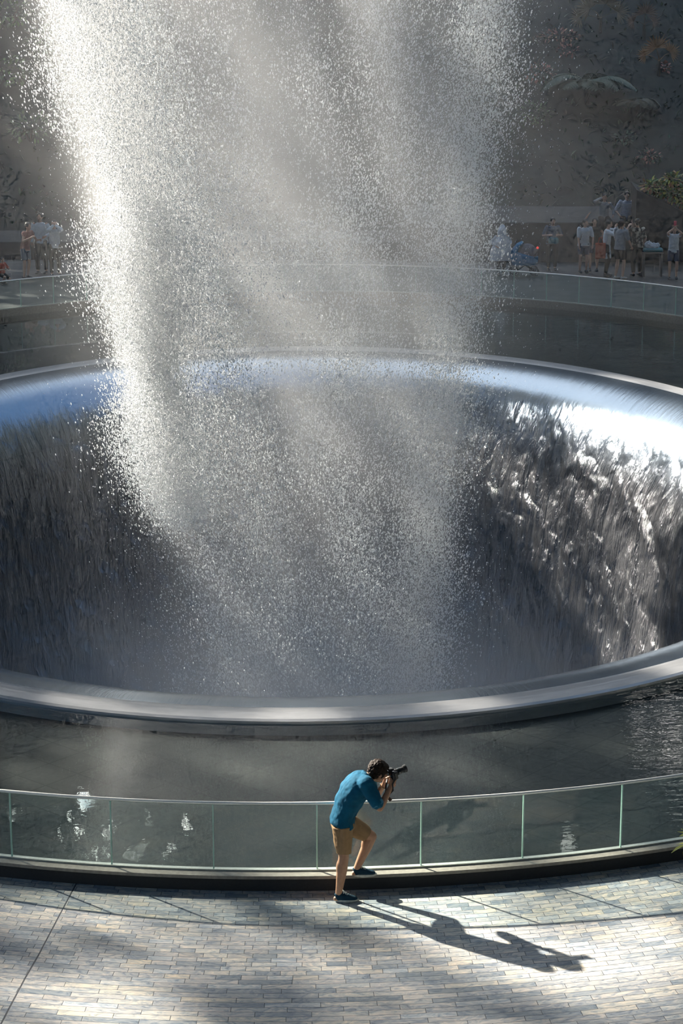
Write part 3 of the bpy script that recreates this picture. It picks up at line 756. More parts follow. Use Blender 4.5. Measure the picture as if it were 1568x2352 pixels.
def eyes_mouth(parent, c, M, s=1.0):
    r, f, u = (M.col[i] for i in range(3))
    for q in (-1, 1):
        bm = bmesh.new(); add_ell(bm, c+r*q*.030*s-u*.002*s+f*.079*s, (.0115*s, .009*s, .0075*s), M, 12, 8); e = obj('eye', bm, EYEW, parent, True)
        bm = bmesh.new(); add_ell(bm, c+r*q*.030*s-u*.002*s+f*.0865*s, (.0050*s, .003*s, .0050*s), M, 10, 6); obj('pupil', bm, HAIRB, e, True)
    bm = bmesh.new(); add_ell(bm, c-u*.060*s+f*.093*s, (.022*s, .005*s, .0065*s), M, 12, 6); obj('lips', bm, LIPM, parent, True)

# ---- the photographer, one foot up on the kerb
YM = 20.72
def PM(px, py, dy=0.): return atY(px, py, YM+dy)
footR = atZ(790, 2070, 0); footL = atZ(828, 2006, .18)
YR = footR.y-YM; YL = min(footL.y, 20.86)-YM
man = thing('person', Vector((footR.x, YM, 0)), 'photographer in blue denim shirt and tan shorts leaning forward with one foot on the kerb', 'person')
hd = PM(868, 1771.5, .02)
hf = Vector((.86, .42, -.30)).normalized(); hu = Vector((.30, .0, 1)); HM = axes(hf, hu)
shR, shL = PM(841, 1801, -.15), PM(846, 1797, .20)
elR, elL = PM(872, 1856, -.20), PM(858, 1836, .24)
wrR, wrL = PM(896, 1810, -.02), PM(881, 1804, .13)
hpR, hpL = PM(787, 1893, -.08), PM(803, 1893, .10)
knR, knL = PM(789, 1968, YR), PM(853, 1921, .14)
anR, anL = Vector((footR.x-.055, footR.y, .085)), PM(819, 1990, YL)
anL.z = .18+.085
camc = PM(899, 1778, .06); ld = Vector((.80, .42, .20)).normalized()
bm = bmesh.new()
add_head(bm, hd, HM, 1.0)
add_cone(bm, PM(846, 1786), .058, hd-HM.col[2]*.05-HM.col[1]*.02, .052, 16)
spine = [(785, 1893, .15, .105), (791, 1866, .135, .095), (801, 1840, .15, .11), (815, 1815, .165, .12), (829, 1799, .165, .11), (840, 1789, .12, .075), (847, 1784, .06, .055)]
add_loft(bm, [(PM(x, y), a, b) for x, y, a, b in spine], Vector((0, 1, 0)), 24)
add_arm(bm, shR, elR, wrR); add_arm(bm, shL, elL, wrL)
add_hand(bm, wrR, (PM(905, 1786, .05)-wrR), Vector((-.2, .8, .2)), 1.0, .42, -1, .5)
add_hand(bm, wrL, (PM(889, 1787, .12)-wrL), Vector((.6, -.8, .0)), 1.0, .5, 1, .2)
add_leg(bm, hpR, knR, anR); add_leg(bm, hpL, knL, anL)
for kx, an_, kn_ in ((0, anR, knR), (1, anL, knL)):          # calf muscle behind the shin
    m_ = kn_.lerp(an_, .30); add_ell(bm, m_+Vector((-.018, 0, 0)), (.045, .047, .10))
fdR = Vector((1, .04, 0)); fdL = Vector((1, .06, 0))
add_foot(bm, anR, fdR, .92); add_foot(bm, anL, fdL, .92)
obj('body', remeshed(bm, .0062, 3), SKIN, man, True)
eyes_mouth(man, hd, HM)
bm = bmesh.new(); r_, f_, u_ = (HM.col[i] for i in range(3))
add_ell(bm, hd+u_*.030-f_*.016, (.090, .104, .096), HM, 24, 16)
add_ell(bm, hd-u_*.018-f_*.048, (.078, .060, .072), HM)
add_ell(bm, hd+u_*.062+f_*.045, (.060, .050, .040), HM)
for q in (-1, 1): add_ell(bm, hd+r_*q*.070+u_*.005+f_*.012, (.018, .035, .045), HM)
obj('hair', remeshed(bm, .006, 2, amp=.010, fr=38, seed=3), HAIR, man, True)
DENIM = cloth('blue_denim', (.004, .095, .175), na=.22, ns=9); DENIM2 = cloth('light_denim_cuff', (.05, .20, .32))
TAN = cloth('tan_cotton', (.36, .225, .115))
bm = bmesh.new()
sp2 = [(784, 1889, .175, .125), (785, 1884, .178, .128), (790, 1866, .17, .120), (799, 1843, .178, .137), (812, 1818, .195, .145), (824, 1801, .20, .135), (836, 1789, .155, .10), (844, 1785, .088, .072)]
add_loft(bm, [(PM(x, y), a, b) for x, y, a, b in sp2], Vector((0, 1, 0)), 28)
add_cone(bm, shR, .082, shR.lerp(elR, .80), .066, 16, True); add_cone(bm, shL, .082, shL.lerp(elL, .80), .066, 16, True)
add_cone(bm, PM(826, 1800, -.02), .11, shR, .082, 14); add_cone(bm, PM(828, 1798, .03), .11, shL, .082, 14)
# the shirt tail hangs lower at the front
add_loft(bm, [(PM(800, 1880, 0), .155, .05), (PM(804, 1896, 0), .15, .045)], Vector((0, 1, 0)), 18)
sh_ = obj('shirt', remeshed(bm, .0065, 4, amp=.010, fr=11, seed=1), DENIM, man, True)
for a, b in ((shR, elR), (shL, elL)):
    bm = bmesh.new(); add_cone(bm, a.lerp(b, .70), .069, a.lerp(b, .88), .066, 20, False); obj('sleeve_cuff', remeshed(bm, .006, 2), DENIM2, sh_, True)
bm = bmesh.new(); add_cone(bm, PM(840.5, 1787), .088, PM(846.5, 1777.5, .01), .066, 22, False); obj('collar', remeshed(bm, .006, 2, amp=.004, fr=20), DENIM, sh_, True)
bm = bmesh.new()
add_loft(bm, [(PM(786, 1877), .155, .112), (PM(787, 1888), .165, .122), (PM(790, 1900), .162, .122), (PM(793, 1908), .12, .10)], Vector((0, 1, 0)), 24)
add_cone(bm, PM(786, 1895, -.075), .112, PM(789.5, 1959, YR), .078, 18, False)
add_cone(bm, PM(803, 1894, .09), .105, PM(841, 1916, .13), .078, 18, False)
obj('shorts', remeshed(bm, .0065, 3, amp=.010, fr=10, seed=5), TAN, man, True)
NAVY = cloth('navy_canvas', (.012, .045, .075)); SOLE = mat('white_rubber', (.62, .62, .56), .6); LACE = mat('white_lace', (.75, .75, .70), .8)
shoe_parts(man, anR, fdR, 1.0, NAVY, SOLE, LACE, 0.0); shoe_parts(man, anL, fdL, 1.0, NAVY, SOLE, LACE, .18)

# the camera in his hands
BLK = mat('black_camera_body', (.012, .012, .013), .4, noise_amt=.2, noise_scale=200); BLK2 = mat('black_glossy_plastic', (.02, .025, .025), .15, spec=.8)
GLS = mat('lens_glass', (.02, .03, .05), .03, spec=1.0)
cam_t = thing('camera', camc, 'black camera with long zoom lens held up to the face of the photographer', 'camera')
CM = axes(ld, Vector((.12, 0, 1))); cr, cf, cu = (CM.col[i] for i in range(3))
bm = bmesh.new(); add_box(bm, camc, (.135, .048, .088), CM, .010); add_box(bm, camc+cr*.055+cf*.018, (.030, .045, .085), CM, .012)
add_box(bm, camc+cu*.050, (.055, .055, .035), CM, .012); obj('camera_body', bm, BLK, cam_t)
bm = bmesh.new(); add_box(bm, camc+cu*.040-cf*.036, (.038, .022, .028), CM, .006); obj('eyepiece', bm, BLK2, cam_t)
bm = bmesh.new(); add_box(bm, camc-cu*.006-cf*.0255, (.075, .004, .052), CM, .001); obj('rear_screen', bm, BLK2, cam_t)
bm = bmesh.new(); q = camc+cf*.024
add_cone(bm, q, .036, q+cf*.030, .036, 28, False); add_cone(bm, q+cf*.030, .033, q+cf*.075, .034, 28, False); ln = obj('lens_barrel', bm, BLK, cam_t)
bm = bmesh.new(); add_cone(bm, q+cf*.038, .0365, q+cf*.062, .0365, 40, False); obj('zoom_ring', bm, BLK2, ln)
bm = bmesh.new(); add_cone(bm, q+cf*.075, .030, q+cf*.115, .031, 28, False); add_cone(bm, q+cf*.108, .037, q+cf*.142, .040, 28, False); obj('lens_hood', bm, BLK, ln)
bm = bmesh.new(); add_cone(bm, q+cf*.1405, .033, q+cf*.1435, .033, 28, False); obj('front_element', bm, GLS, ln)
for a_ in (.045, -.045): bm = bmesh.new(); add_cone(bm, camc+cr*a_+cu*.043, .011, camc+cr*a_+cu*.054, .010, 16, False); obj('dial', bm, BLK2, cam_t)
bm = bmesh.new()
s0 = camc-cr*.066+cu*.03; s1 = camc+cr*.066+cu*.03; lowp = PM(893, 1818, -.03)
add_tube(bm, [s0, s0-cu*.07-cr*.01, lowp+Vector((-.03, .03, .05)), lowp+Vector((-.035, 0, 0)), lowp+Vector((.0, -.02, -.025)), lowp+Vector((.04, 0, .01)), lowp+Vector((.035, .02, .07)), s1-cu*.06, s1], .009, 8); obj('camera_strap', bm, BLK, cam_t)
bm = bmesh.new(); add_box(bm, PM(891, 1832, -.06), (.085, .010, .034), axes(Vector((.2, 1, 0)), Vector((.75, 0, .8))), .003); obj('strap_end', bm, mat('brown_leather', (.06, .028, .014), .5), cam_t)
# wrist watch on the far arm
bm = bmesh.new(); wd = (wrL-elL).normalized(); wc = wrL-wd*.012
wx, wy = frame(wd); add_tube(bm, [wc+(wx*math.cos(a)+wy*math.sin(a))*.031 for a in [2*math.pi*k/20 for k in range(20)]], .0055, 8, True)
wt_ = thing('watch', wc, 'small light watch on the far wrist of the photographer', 'watch')
obj('watch_band', bm, mat('tan_band', (.50, .36, .22), .4), wt_, True)
bm = bmesh.new(); add_cone(bm, wc+wy*.030, .015, wc+wy*.038, .014, 18, False); obj('watch_face', bm, mat('watch_dial', (.7, .7, .65), .2, metal=.5), wt_)


# ---- people beyond the pool
SHOEB = mat('dark_shoe', (.03, .03, .035), .6); SHOEW = mat('light_shoe', (.45, .45, .45), .6)
def ik(a, b, l1, l2, hint):
    d = b-a; L = min(d.length, (l1+l2)*.995); dn = d.normalized(); k = (l1*l1-l2*l2+L*L)/(2*L); h = math.sqrt(max(l1*l1-k*k, 0))
    n = hint-dn*hint.dot(dn); n = n.normalized() if n.length > 1e-4 else Vector((0, 0, -1))
    return a+dn*k+n*h, a+dn*L
def figure(loc, face, label, height=1.70, top=None, bottom=None, shorts=True, hands=((.05, .05), (.05, .05)), lean=.03, skin=None, hair='short',
           seated=None, sleeve=.45, look=0., female=False, turn=0., group=None, dress=False, crouch=False, shoes=None):
    """face = heading in degrees (0 looks at +x, -90 at the camera); hands = targets (right, forward, up) from the shoulder, or None to hang"""
    k = height/1.70; skin = skin or SKIN2; loc = Vector(loc); a = math.radians(face)
    f = Vector((math.cos(a), math.sin(a), 0)); r = Vector((f.y, -f.x, 0)); z = Vector((0, 0, 1))
    root = thing('person', loc, label, 'person', group)
    P = lambda x, y, h: loc+(r*x+f*y+z*h)*k
    hipz = .90
    feetR, feetL = P(.11, .02, .08), P(-.11, -.03, .08)
    if seated is not None: hipz = seated/k+.11; feetR, feetL = P(.12, .48, seated/k-.38), P(-.12, .46, seated/k-.38)
    if crouch: hipz = .42; feetR, feetL = P(.12, .10, .08), P(-.12, -.02, .08)
    sw = .155 if female else .18
    hR, hL = P(.085, 0, hipz), P(-.085, 0, hipz)
    knR, _ = ik(hR, feetR, .42*k, .41*k, f+r*.2); knL, _ = ik(hL, feetL, .42*k, .41*k, f-r*.2)
    up = .50
    C_ = P(0, lean*.6, hipz+.28); NK = P(0, lean, hipz+up+.02); ta = math.radians(turn); rs = r*math.cos(ta)+f*math.sin(ta)
    sR = P(0, lean, hipz+up-.03)+rs*sw*k; sL = P(0, lean, hipz+up-.03)-rs*sw*k
    hd = P(0, lean+.03, hipz+up+.165); la = a+math.radians(look); hf_ = Vector((math.cos(la), math.sin(la), -.1)); HM_ = axes(hf_, z)
    arms = []
    for sgn, s_, tgt in ((1, sR, hands[0]), (-1, sL, hands[1])):
        if tgt is None: tgt = (.05, .03, -.56)
        T = s_+(r*tgt[0]*sgn+f*tgt[1]+z*tgt[2])*k if len(tgt) == 3 else s_+(r*.08*sgn+f*.05-z*.54)*k
        el, wr = ik(s_, T, .285*k, .25*k, r*sgn*.5-f*.25-z*.6); arms.append((s_, el, wr, sgn))
    # body
    bm = bmesh.new(); add_head(bm, hd, HM_, k)
    add_cone(bm, NK-z*.02*k, .05*k, hd-z*.05*k, .047*k, 12)
    add_loft(bm, [(P(0, 0, hipz-.05), .13*k, .09*k), (P(0, 0, hipz+.08), .125*k, .085*k), (C_, .135*k, .095*k), (P(0, lean, hipz+up-.04), .14*k, .085*k), (NK, .06*k, .05*k)], rs, 18)
    for s_, el, wr, sgn in arms:
        add_arm(bm, s_, el, wr, .92*k); d = (wr-el).normalized(); add_hand(bm, wr, d, (f*.5-rs*sgn*.8), 1.0*k, .35, -sgn, .3)
    add_leg(bm, hR, knR, feetR, .92*k); add_leg(bm, hL, knL, feetL, .92*k)
    add_foot(bm, feetR, f+r*.15, .85*k); add_foot(bm, feetL, f-r*.15, .85*k)
    obj('body', remeshed(bm, .013, 3, fac=.4), skin, root, True)
    eyes_mouth(root, hd, HM_, k)
    # hair
    rr, ff, uu = (HM_.col[i] for i in range(3)); bm = bmesh.new()
    add_ell(bm, hd+uu*.030*k-ff*.018*k, (.088*k, .100*k, .094*k), HM_); add_ell(bm, hd-uu*.02*k-ff*.05*k, (.074*k, .055*k, .07*k), HM_)
    if hair == 'long': add_loft(bm, [(hd+uu*.03*k-ff*.04*k, .085*k, .07*k), (hd-uu*.10*k-ff*.06*k, .095*k, .05*k), (hd-uu*.24*k-ff*.06*k, .085*k, .04*k), (hd-uu*.34*k-ff*.05*k, .05*k, .03*k)], rr, 16)
    if hair == 'bun': add_ell(bm, hd+uu*.10*k-ff*.06*k, (.04*k, .04*k, .04*k), HM_)
    obj('hair', remeshed(bm, .011, 2, amp=.008, fr=30), HAIRB, root, True)
    # top
    bm = bmesh.new(); w_ = .155 if female else .17
    hem = hipz-.06 if not dress else hipz-.36
    st = [(P(0, 0, hem), (w_+.035 if not dress else w_+.07)*k, .125*k if not dress else .16*k), (P(0, 0, hipz+.06), (w_+.01)*k, .118*k), (C_, w_*k, .122*k), (P(0, lean, hipz+up-.07), (w_+.005)*k, .112*k), (P(0, lean, hipz+up-.005), .12*k, .08*k), (NK, .065*k, .06*k)]
    add_loft(bm, st, rs, 22)
    for s_, el, wr, sgn in arms:
        if sleeve > 0: add_cone(bm, s_, .070*k, s_.lerp(el, min(sleeve*1.7, 1)), .060*k, 12, sleeve < .6)
        if sleeve > .62: add_cone(bm, el, .056*k, el.lerp(wr, .85), .044*k, 12)
    tp = obj('top', remeshed(bm, .012, 3, amp=.012, fr=9, seed=int(abs(loc.x*7))), top, root, True)
    # shorts or trousers
    bm = bmesh.new(); e = .80 if shorts else 1
    add_loft(bm, [(P(0, 0, hipz-.10), .145*k, .11*k), (P(0, 0, hipz+.08), .14*k, .108*k)], r, 18)
    for h_, kn, ft in ((hR, knR, feetR), (hL, knL, feetL)):
        add_cone(bm, h_, .103*k, h_.lerp(kn, e), .078*k, 14, not shorts)
        if not shorts: add_cone(bm, kn, .072*k, ft+(kn-ft)*.08, .055*k, 14, False)
    obj('shorts' if shorts else 'trousers', remeshed(bm, .012, 2, amp=.008, fr=8), bottom, root, True)
    for ft in (feetR, feetL):
        bm = bmesh.new(); g_ = ft-z*.08*k; add_loft(bm, [(g_-f*.05*k+z*.045*k, .036*k, .04*k), (g_+f*.05*k+z*.042*k, .046*k, .040*k), (g_+f*.16*k+z*.028*k, .045*k, .026*k), (g_+f*.20*k+z*.022*k, .025*k, .015*k)], r, 14)
        obj('shoe', remeshed(bm, .01, 2), shoes or SHOEB, root, True)
    info = dict(root=root, k=k, P=P, f=f, r=r, sR=sR, sL=sL, hd=hd, NK=NK, arms=arms, C=C_, hipz=hipz, rs=rs)
    return info
def backpack(i, col, label):
    P = i['P']; t_ = thing('backpack', P(0, -.19, i['hipz']+.25), label, 'backpack')
    bm = bmesh.new(); add_box(bm, P(0, -.20, i['hipz']+.26), (.28, .15, .40), Matrix((i['r'], i['f'], Vector((0, 0, 1)))).transposed(), .04); obj('pack', bm, col, t_)
    for q in (-1, 1):
        bm = bmesh.new(); add_tube(bm, [P(q*.11, -.13, i['hipz']+.42), P(q*.12, -.04, i['hipz']+.56), P(q*.11, .10, i['hipz']+.50), P(q*.10, .15, i['hipz']+.32), P(q*.13, .08, i['hipz']+.14), P(q*.12, -.12, i['hipz']+.10)], .019, 8); obj('shoulder_strap', bm, col, t_)
def phone(c, d, col, label):
    bm = bmesh.new(); add_box(bm, c, (.08, .012, .15), axes(d, Vector((0, 0, 1))), .006); o = obj('phone', bm, col); tag(o, label, 'phone')
W1 = cloth('white_cotton', (.55, .60, .66)); W2 = cloth('pale_blue_cotton', (.42, .48, .56)); G1 = cloth('grey_cotton', (.22, .24, .27)); BK = cloth('black_cotton', (.015, .016, .018))
DN = cloth('dark_denim_shorts', (.05, .07, .12)); DN2 = cloth('blue_denim_shorts', (.07, .12, .18)); PK = cloth('pink_tan_cotton', (.38, .20, .17)); RD = cloth('red_cotton', (.45, .08, .05)); BL = cloth('slate_blue_cotton', (.10, .13, .18))
GO = cloth('pale_grey_organza', (.30, .31, .32))
def pattern_cloth(name, kind):
    m, t, p, out = newmat(name); co = N(t, 'ShaderNodeTexCoord'); x, y, z = sep(t, co.outputs['Object'])
    if kind == 'stripe': c = ramp(t, (z/.045).frac(), [(0, (.10, .13, .22)), (.38, (.10, .13, .22)), (.42, (.52, .55, .62)), (1, (.52, .55, .62))])
    else: c = ramp(t, nodenoise(t, co.outputs['Object'], 11, 2), [(.50, (.012, .012, .014)), (.56, (.35, .33, .28)), (.72, (.50, .46, .40))])
    t.links.new(c, p.inputs['Base Color']); p.inputs['Roughness'].default_value = .85; return m
STRIPE = pattern_cloth('blue_white_stripes', 'stripe'); FLORAL = pattern_cloth('dark_floral_print', 'floral')
def gz(px, py, z=0.): return atZ(px, py, z)
GR = 'onlookers beyond the pool on the right'; GL = 'onlookers beyond the pool on the left'
f1 = figure(gz(1338, 626), -80, 'person in pale t-shirt and dark shorts with backpack straps, leftmost of its group', 1.62, W1, DN, hands=((.02, .12, -.54), (.05, .1, -.50)), lean=.10, group=GR, look=25)
backpack(f1, cloth('dark_nylon', (.03, .03, .04)), 'dark backpack on the person in a pale t-shirt beyond the pool')
f2 = figure(gz(1362, 622), -95, 'woman in black sleeveless top with one bare arm raised over her head', 1.60, BK, DN, hands=((.05, .15, .42), (.10, .25, -.25)), sleeve=.12, hair='long', female=True, group=GR)
f3 = figure(gz(1390, 634), -20, 'woman in white blouse and black trousers with hands at her face', 1.66, W1, BK, shorts=False, hands=((-.08, .24, .10), (.02, .22, .12)), sleeve=.8, hair='bun', female=True, group=GR, dress=True)
f4 = figure(gz(1421, 641), 40, 'man in plain grey t-shirt and black shorts seen from behind', 1.74, G1, BK, hands=((.05, .2, -.45), (.0, .2, -.45)), group=GR, shoes=SHOEW)
f5 = figure(gz(1461, 634), 105, 'man in dark floral shirt and black trousers', 1.70, FLORAL, BK, shorts=False, hands=((.05, .1, -.5), (.0, .25, .05)), group=GR)
f6 = figure(gz(1544, 641), -95, 'woman in white vest and dark shorts holding up a pink phone', 1.58, W1, DN, hands=((-.13, .24, .26), (-.13, .24, .26)), sleeve=.15, hair='long', female=True, group=GR)
m_ = (f6['arms'][0][2]+f6['arms'][1][2])/2; phone(m_+Vector((0, 0, .13)), f6['f'], mat('pink_phone_case', (.75, .10, .16), .4), 'pink phone held up by the woman at the right end of the terrace')
def sy(px, Y): p = atY(px, 500, Y); return Vector((p.x, Y, 0))
f7 = figure(sy(1386, 67.45), -85, 'woman in sheer grey top seated on the upper terrace raising two fingers', 1.62, GO, BK, seated=1.22, hands=((-.04, .16, .20), (.12, .15, -.35)), sleeve=.7, hair='long', female=True, group=GR, shorts=False)

f8 = figure(sy(1437, 67.45), -88, 'man in blue and white striped t-shirt seated on the upper terrace', 1.76, STRIPE, BK, seated=1.22, hands=((.06, .22, -.36), (.02, .25, -.40)), sleeve=.55, group=GR)
f9 = figure(gz(1266, 621), -85, 'faint person in slate blue top standing alone in the mist beyond the pool', 1.60, BL, BK, shorts=False, hands=((-.02, .22, -.22), (-.02, .22, -.22)), group=GR)
TEAL = cloth('teal_fabric', (.04, .20, .24))
bm = bmesh.new(); c_ = f9['P'](0, .24, .98); add_box(bm, c_, (.30, .14, .18), bev=.05); tag(obj('bag', remeshed(bm, .012, 3, amp=.02, fr=8), TEAL, None, True), 'teal bag held by the faint person standing alone in the mist', 'bag')
# person under a pale rain cape at the edge of the column
f10 = figure(gz(1150, 634), -70, 'person under a pale hooded rain cape beside the edge of the falling water', 1.45, W2, BK, shorts=False, sleeve=.8, hands=((.1, .1, -.3), (.1, .15, -.25)), group=GR)
P = f10['P']; bm = bmesh.new()
add_loft(bm, [(P(0, .0, .55), .34, .26), (P(0, .02, .9), .30, .25), (P(0, .03, 1.2), .24, .20), (P(0, .05, 1.42), .14, .13), (P(0, .05, 1.60), .13, .14), (P(0, .03, 1.78), .05, .05)], f10['r'], 22)
obj('rain_cape', remeshed(bm, .014, 4, amp=.035, fr=5), mat('pale_plastic_cape', (.50, .56, .66), .35), f10['root'], True)
# covered pushchair next to them
bx = gz(1203, 634)
pc = thing('pushchair', bx, 'bright blue pushchair with grey hood standing right of the pale rain cape', 'pushchair')
BLUE = cloth('bright_blue_fabric', (.01, .16, .33)); HOODM = cloth('grey_hood_fabric', (.10, .11, .14))
def bxp(x, y, z): return bx+Vector((x, y, z))
bm = bmesh.new(); add_loft(bm, [(bxp(0, 0, .34), .36, .26), (bxp(0, 0, .42), .40, .29), (bxp(.01, 0, .62), .39, .28), (bxp(.02, 0, .66), .35, .25)], Vector((1, 0, 0)), 20)
obj('carrycot', remeshed(bm, .014, 3, amp=.01), BLUE, pc, True)
bm = bmesh.new(); add_ell(bm, bxp(.08, 0, .66), (.30, .25, .30)); obj('hood', remeshed(bm, .014, 2, amp=.01), HOODM, pc, True)
bm = bmesh.new(); add_loft(bm, [(bxp(-.36, 0, .50), .10, .22), (bxp(-.30, 0, .72), .10, .22), (bxp(-.18, 0, .92), .06, .2), (bxp(-.05, 0, 1.0), .04, .16)], Vector((1, 0, 0)), 18); obj('wind_shield', remeshed(bm, .014, 2), BLUE, pc, True)
CH = mat('dark_pushchair_frame', (.04, .04, .045), .4)
bm = bmesh.new(); add_tube(bm, [bxp(-.3, .2, .15), bxp(.2, .2, .45), bxp(.45, .2, .95), bxp(.45, -.2, .95), bxp(.2, -.2, .45), bxp(-.3, -.2, .15)], .014, 8); add_tube(bm, [bxp(.3, .2, .15), bxp(-.15, .2, .45)], .014); add_tube(bm, [bxp(.3, -.2, .15), bxp(-.15, -.2, .45)], .014); obj('chassis', bm, CH, pc)
for x_ in (-.3, .3):
    for y_ in (-.2, .2):
        bm = bmesh.new(); add_tube(bm, [bxp(x_+.12*math.cos(a), y_, .14+.12*math.sin(a)) for a in [2*math.pi*k/20 for k in range(20)]], .018, 8, True); add_cone(bm, bxp(x_, y_-.02, .14), .02, bxp(x_, y_+.02, .14), .02, 8, False)
        for k in range(5): a = 2*math.pi*k/5; add_tube(bm, [bxp(x_, y_, .14), bxp(x_+.11*math.cos(a), y_, .14+.11*math.sin(a))], .006, 5)
        obj('wheel', bm, CH, pc)
for z_ in (.86,):
    bm = bmesh.new(); add_ell(bm, bxp(.36, -.22, z_), (.035, .02, .035)); obj('red_dot', bm, mat('glowing_red', (.7, .03, .03), .3, emit=(1, .1, .08, .8)), pc, True)  # small red dot given a glow of its own
# rust-red tote bag hanging from the woman in the white blouse
tb = f3['P'](.10, .32, .74); tb = gz(1374, 634)+Vector((0, -.30, .78))
tt = thing('tote_bag', tb, 'large rust red tote bag hanging in front of the woman in a white blouse', 'bag'); RUST = cloth('rust_red_canvas', (.38, .085, .05))
bm = bmesh.new(); add_box(bm, tb, (.30, .08, .46), bev=.02); obj('bag_body', remeshed(bm, .012, 2, amp=.02, fr=6), RUST, tt, True)
for y_ in (-.03, .03): bm = bmesh.new(); add_tube(bm, [tb+Vector((-.07, y_, .20)), tb+Vector((-.04, y_, .38)), tb+Vector((.04, y_, .38)), tb+Vector((.07, y_, .20))], .010, 6); obj('handle', bm, RUST, tt)
# things left on the bench between the floral shirt and the woman with the phone
lb = gz(1496, 634); bb = thing('bench', lb, 'low dark bench with a teal cushion between the floral shirt and the phone holder', 'bench')
bm = bmesh.new(); add_box(bm, lb+Vector((0, 0, .70)), (.62, .34, .05), bev=.01); obj('seat', bm, M_STONE, bb)
for x_ in (-.26, .26): bm = bmesh.new(); add_box(bm, lb+Vector((x_, 0, .34)), (.06, .30, .68), bev=.01); obj('leg', bm, M_STONE, bb)
bm = bmesh.new(); add_box(bm, lb+Vector((0, 0, .775)), (.58, .34, .10), bev=.035); obj('cushion', bm, TEAL, bb, True)
bm = bmesh.new()
for x_, y_, q_ in ((-.12, 0, .11), (.02, -.03, .09), (.13, .02, .08)): add_ell(bm, lb+Vector((x_, y_, .83+q_*.75)), (q_*1.15, q_*.9, q_))
add_cone(bm, lb+Vector((-.12, 0, .9)), .06, lb+Vector((-.11, 0, 1.06)), .012, 8)
tag(obj('plastic_bag', remeshed(bm, .010, 1, amp=.03, fr=16), W1, None, True), 'crumpled white plastic bag lying on the teal bench cushion', 'bag')
bm = bmesh.new(); add_cone(bm, f5['P'](-.30, .2, 1.34), .028, f5['P'](-.42, .2, 1.50), .020, 10); tag(obj('bottle', bm, W1, None, True), 'small white bottle raised beside the man in a floral shirt', 'bottle')
# left side
g1 = figure(gz(60, 640), -35, 'woman in pink tan top and blue denim shorts at the far left', 1.66, PK, DN2, hands=((.05, .30, -.10), (.05, .3, -.2)), lean=.12, sleeve=.15, hair='bun', female=True, group=GL)
g2 = figure(gz(97, 628), -100, 'tall person in loose white shirt and dark trousers at the far left', 1.82, W1, BK, shorts=False, hands=((.05, .1, -.5), (.05, .25, -.3)), sleeve=.8, group=GL)
g3 = figure(gz(128, 634), -80, 'woman in white blouse with both hands at her face beside the tall white shirt', 1.66, W1, BK, shorts=False, hands=((-.13, .14, .18), (-.13, .14, .18)), sleeve=.8, hair='long', female=True, group=GL)
g4 = figure(gz(5, 652), -40, 'child in red top crouching at the left edge of the terrace', 1.10, RD, BK, crouch=True, hands=((.0, .3, -.2), (.0, .3, -.2)), group=GL)

# ---------------------------------------------------------------- planting on the slope
def lf(name, col, em=.25): return mat(name, col, .55, noise_amt=em, noise_scale=6)
L_DK = lf('dark_green_leaf', (.045, .085, .04)); L_GR = lf('green_leaf', (.09, .17, .05)); L_YL = lf('yellow_green_leaf', (.34, .36, .04)); L_OR = lf('rusty_leaf', (.38, .20, .09)); L_RD = lf('reddish_leaf', (.32, .12, .09)); BARK = mat('palm_bark', (.07, .05, .035), .9, bump=.5, bscale=30)
def hill_at(px, py):
    r = ray(px, py); o = Vector((0, 0, CAM_H)); t = 69/r.y
    for _ in range(900):
        p = o+r*t
        if p.y > 70.6 and p.z < hill_h(p.x, p.y): return Vector((p.x, p.y, hill_h(p.x, p.y)))
        t += .06
    return o+r*t
def add_leaf(bm, base, d, up, L, W, fold=.25, droop=.2, mi=0):
    d = d.normalized(); s = d.cross(up); s = s.normalized() if s.length > 1e-3 else Vector((1, 0, 0)); n = s.cross(d)
    prof_ = ((0, .12), (.3, .85), (.62, .9), (1.0, .05)); mid = []; lt = []; rt = []
    for t_, w_ in prof_:
        c = base+d*L*t_-n*droop*L*t_*t_; mid.append(bm.verts.new(c)); lt.append(bm.verts.new(c+s*W*w_+n*fold*W*w_)); rt.append(bm.verts.new(c-s*W*w_+n*fold*W*w_))
    for i in range(3):
        for A in (lt, rt):
            f = bm.faces.new((mid[i], A[i], A[i+1], mid[i+1])); f.material_index = mi
def shrub(loc, n, rx, rz, L, W, mats, label, seed=0, cat='shrub', group=None, name='shrub'):
    R = random.Random(seed); root = thing(name, loc, label, cat, group); bm = bmesh.new(); st = bmesh.new()
    for _ in range(max(5, n//40)):
        a = R.uniform(0, 6.28); e = R.uniform(.3, .9); add_tube(st, [loc, loc+Vector((math.cos(a)*rx*e*.5, math.sin(a)*rx*e*.4, rz*.6)), loc+Vector((math.cos(a)*rx*e, math.sin(a)*rx*e*.8, rz*R.uniform(.9, 1.6)))], [.02, .014, .006], 5)
    for _ in range(n):
        while True:
            v = Vector((R.uniform(-1, 1), R.uniform(-1, 1), R.uniform(-1, 1)))
            if .35 < v.length < 1: break
        p = loc+Vector((v.x*rx, v.y*rx*.8, rz+v.z*rz)); d = v.normalized()+Vector((R.uniform(-.6, .6), R.uniform(-.6, .6), R.uniform(-.3, .5)))
        add_leaf(bm, p, d, Vector((0, 0, 1)), L*R.uniform(.6, 1.2), W*R.uniform(.7, 1.2), mi=R.randrange(len(mats)))
    obj('foliage', bm, mats, root); obj('stem', st, BARK, root); return root
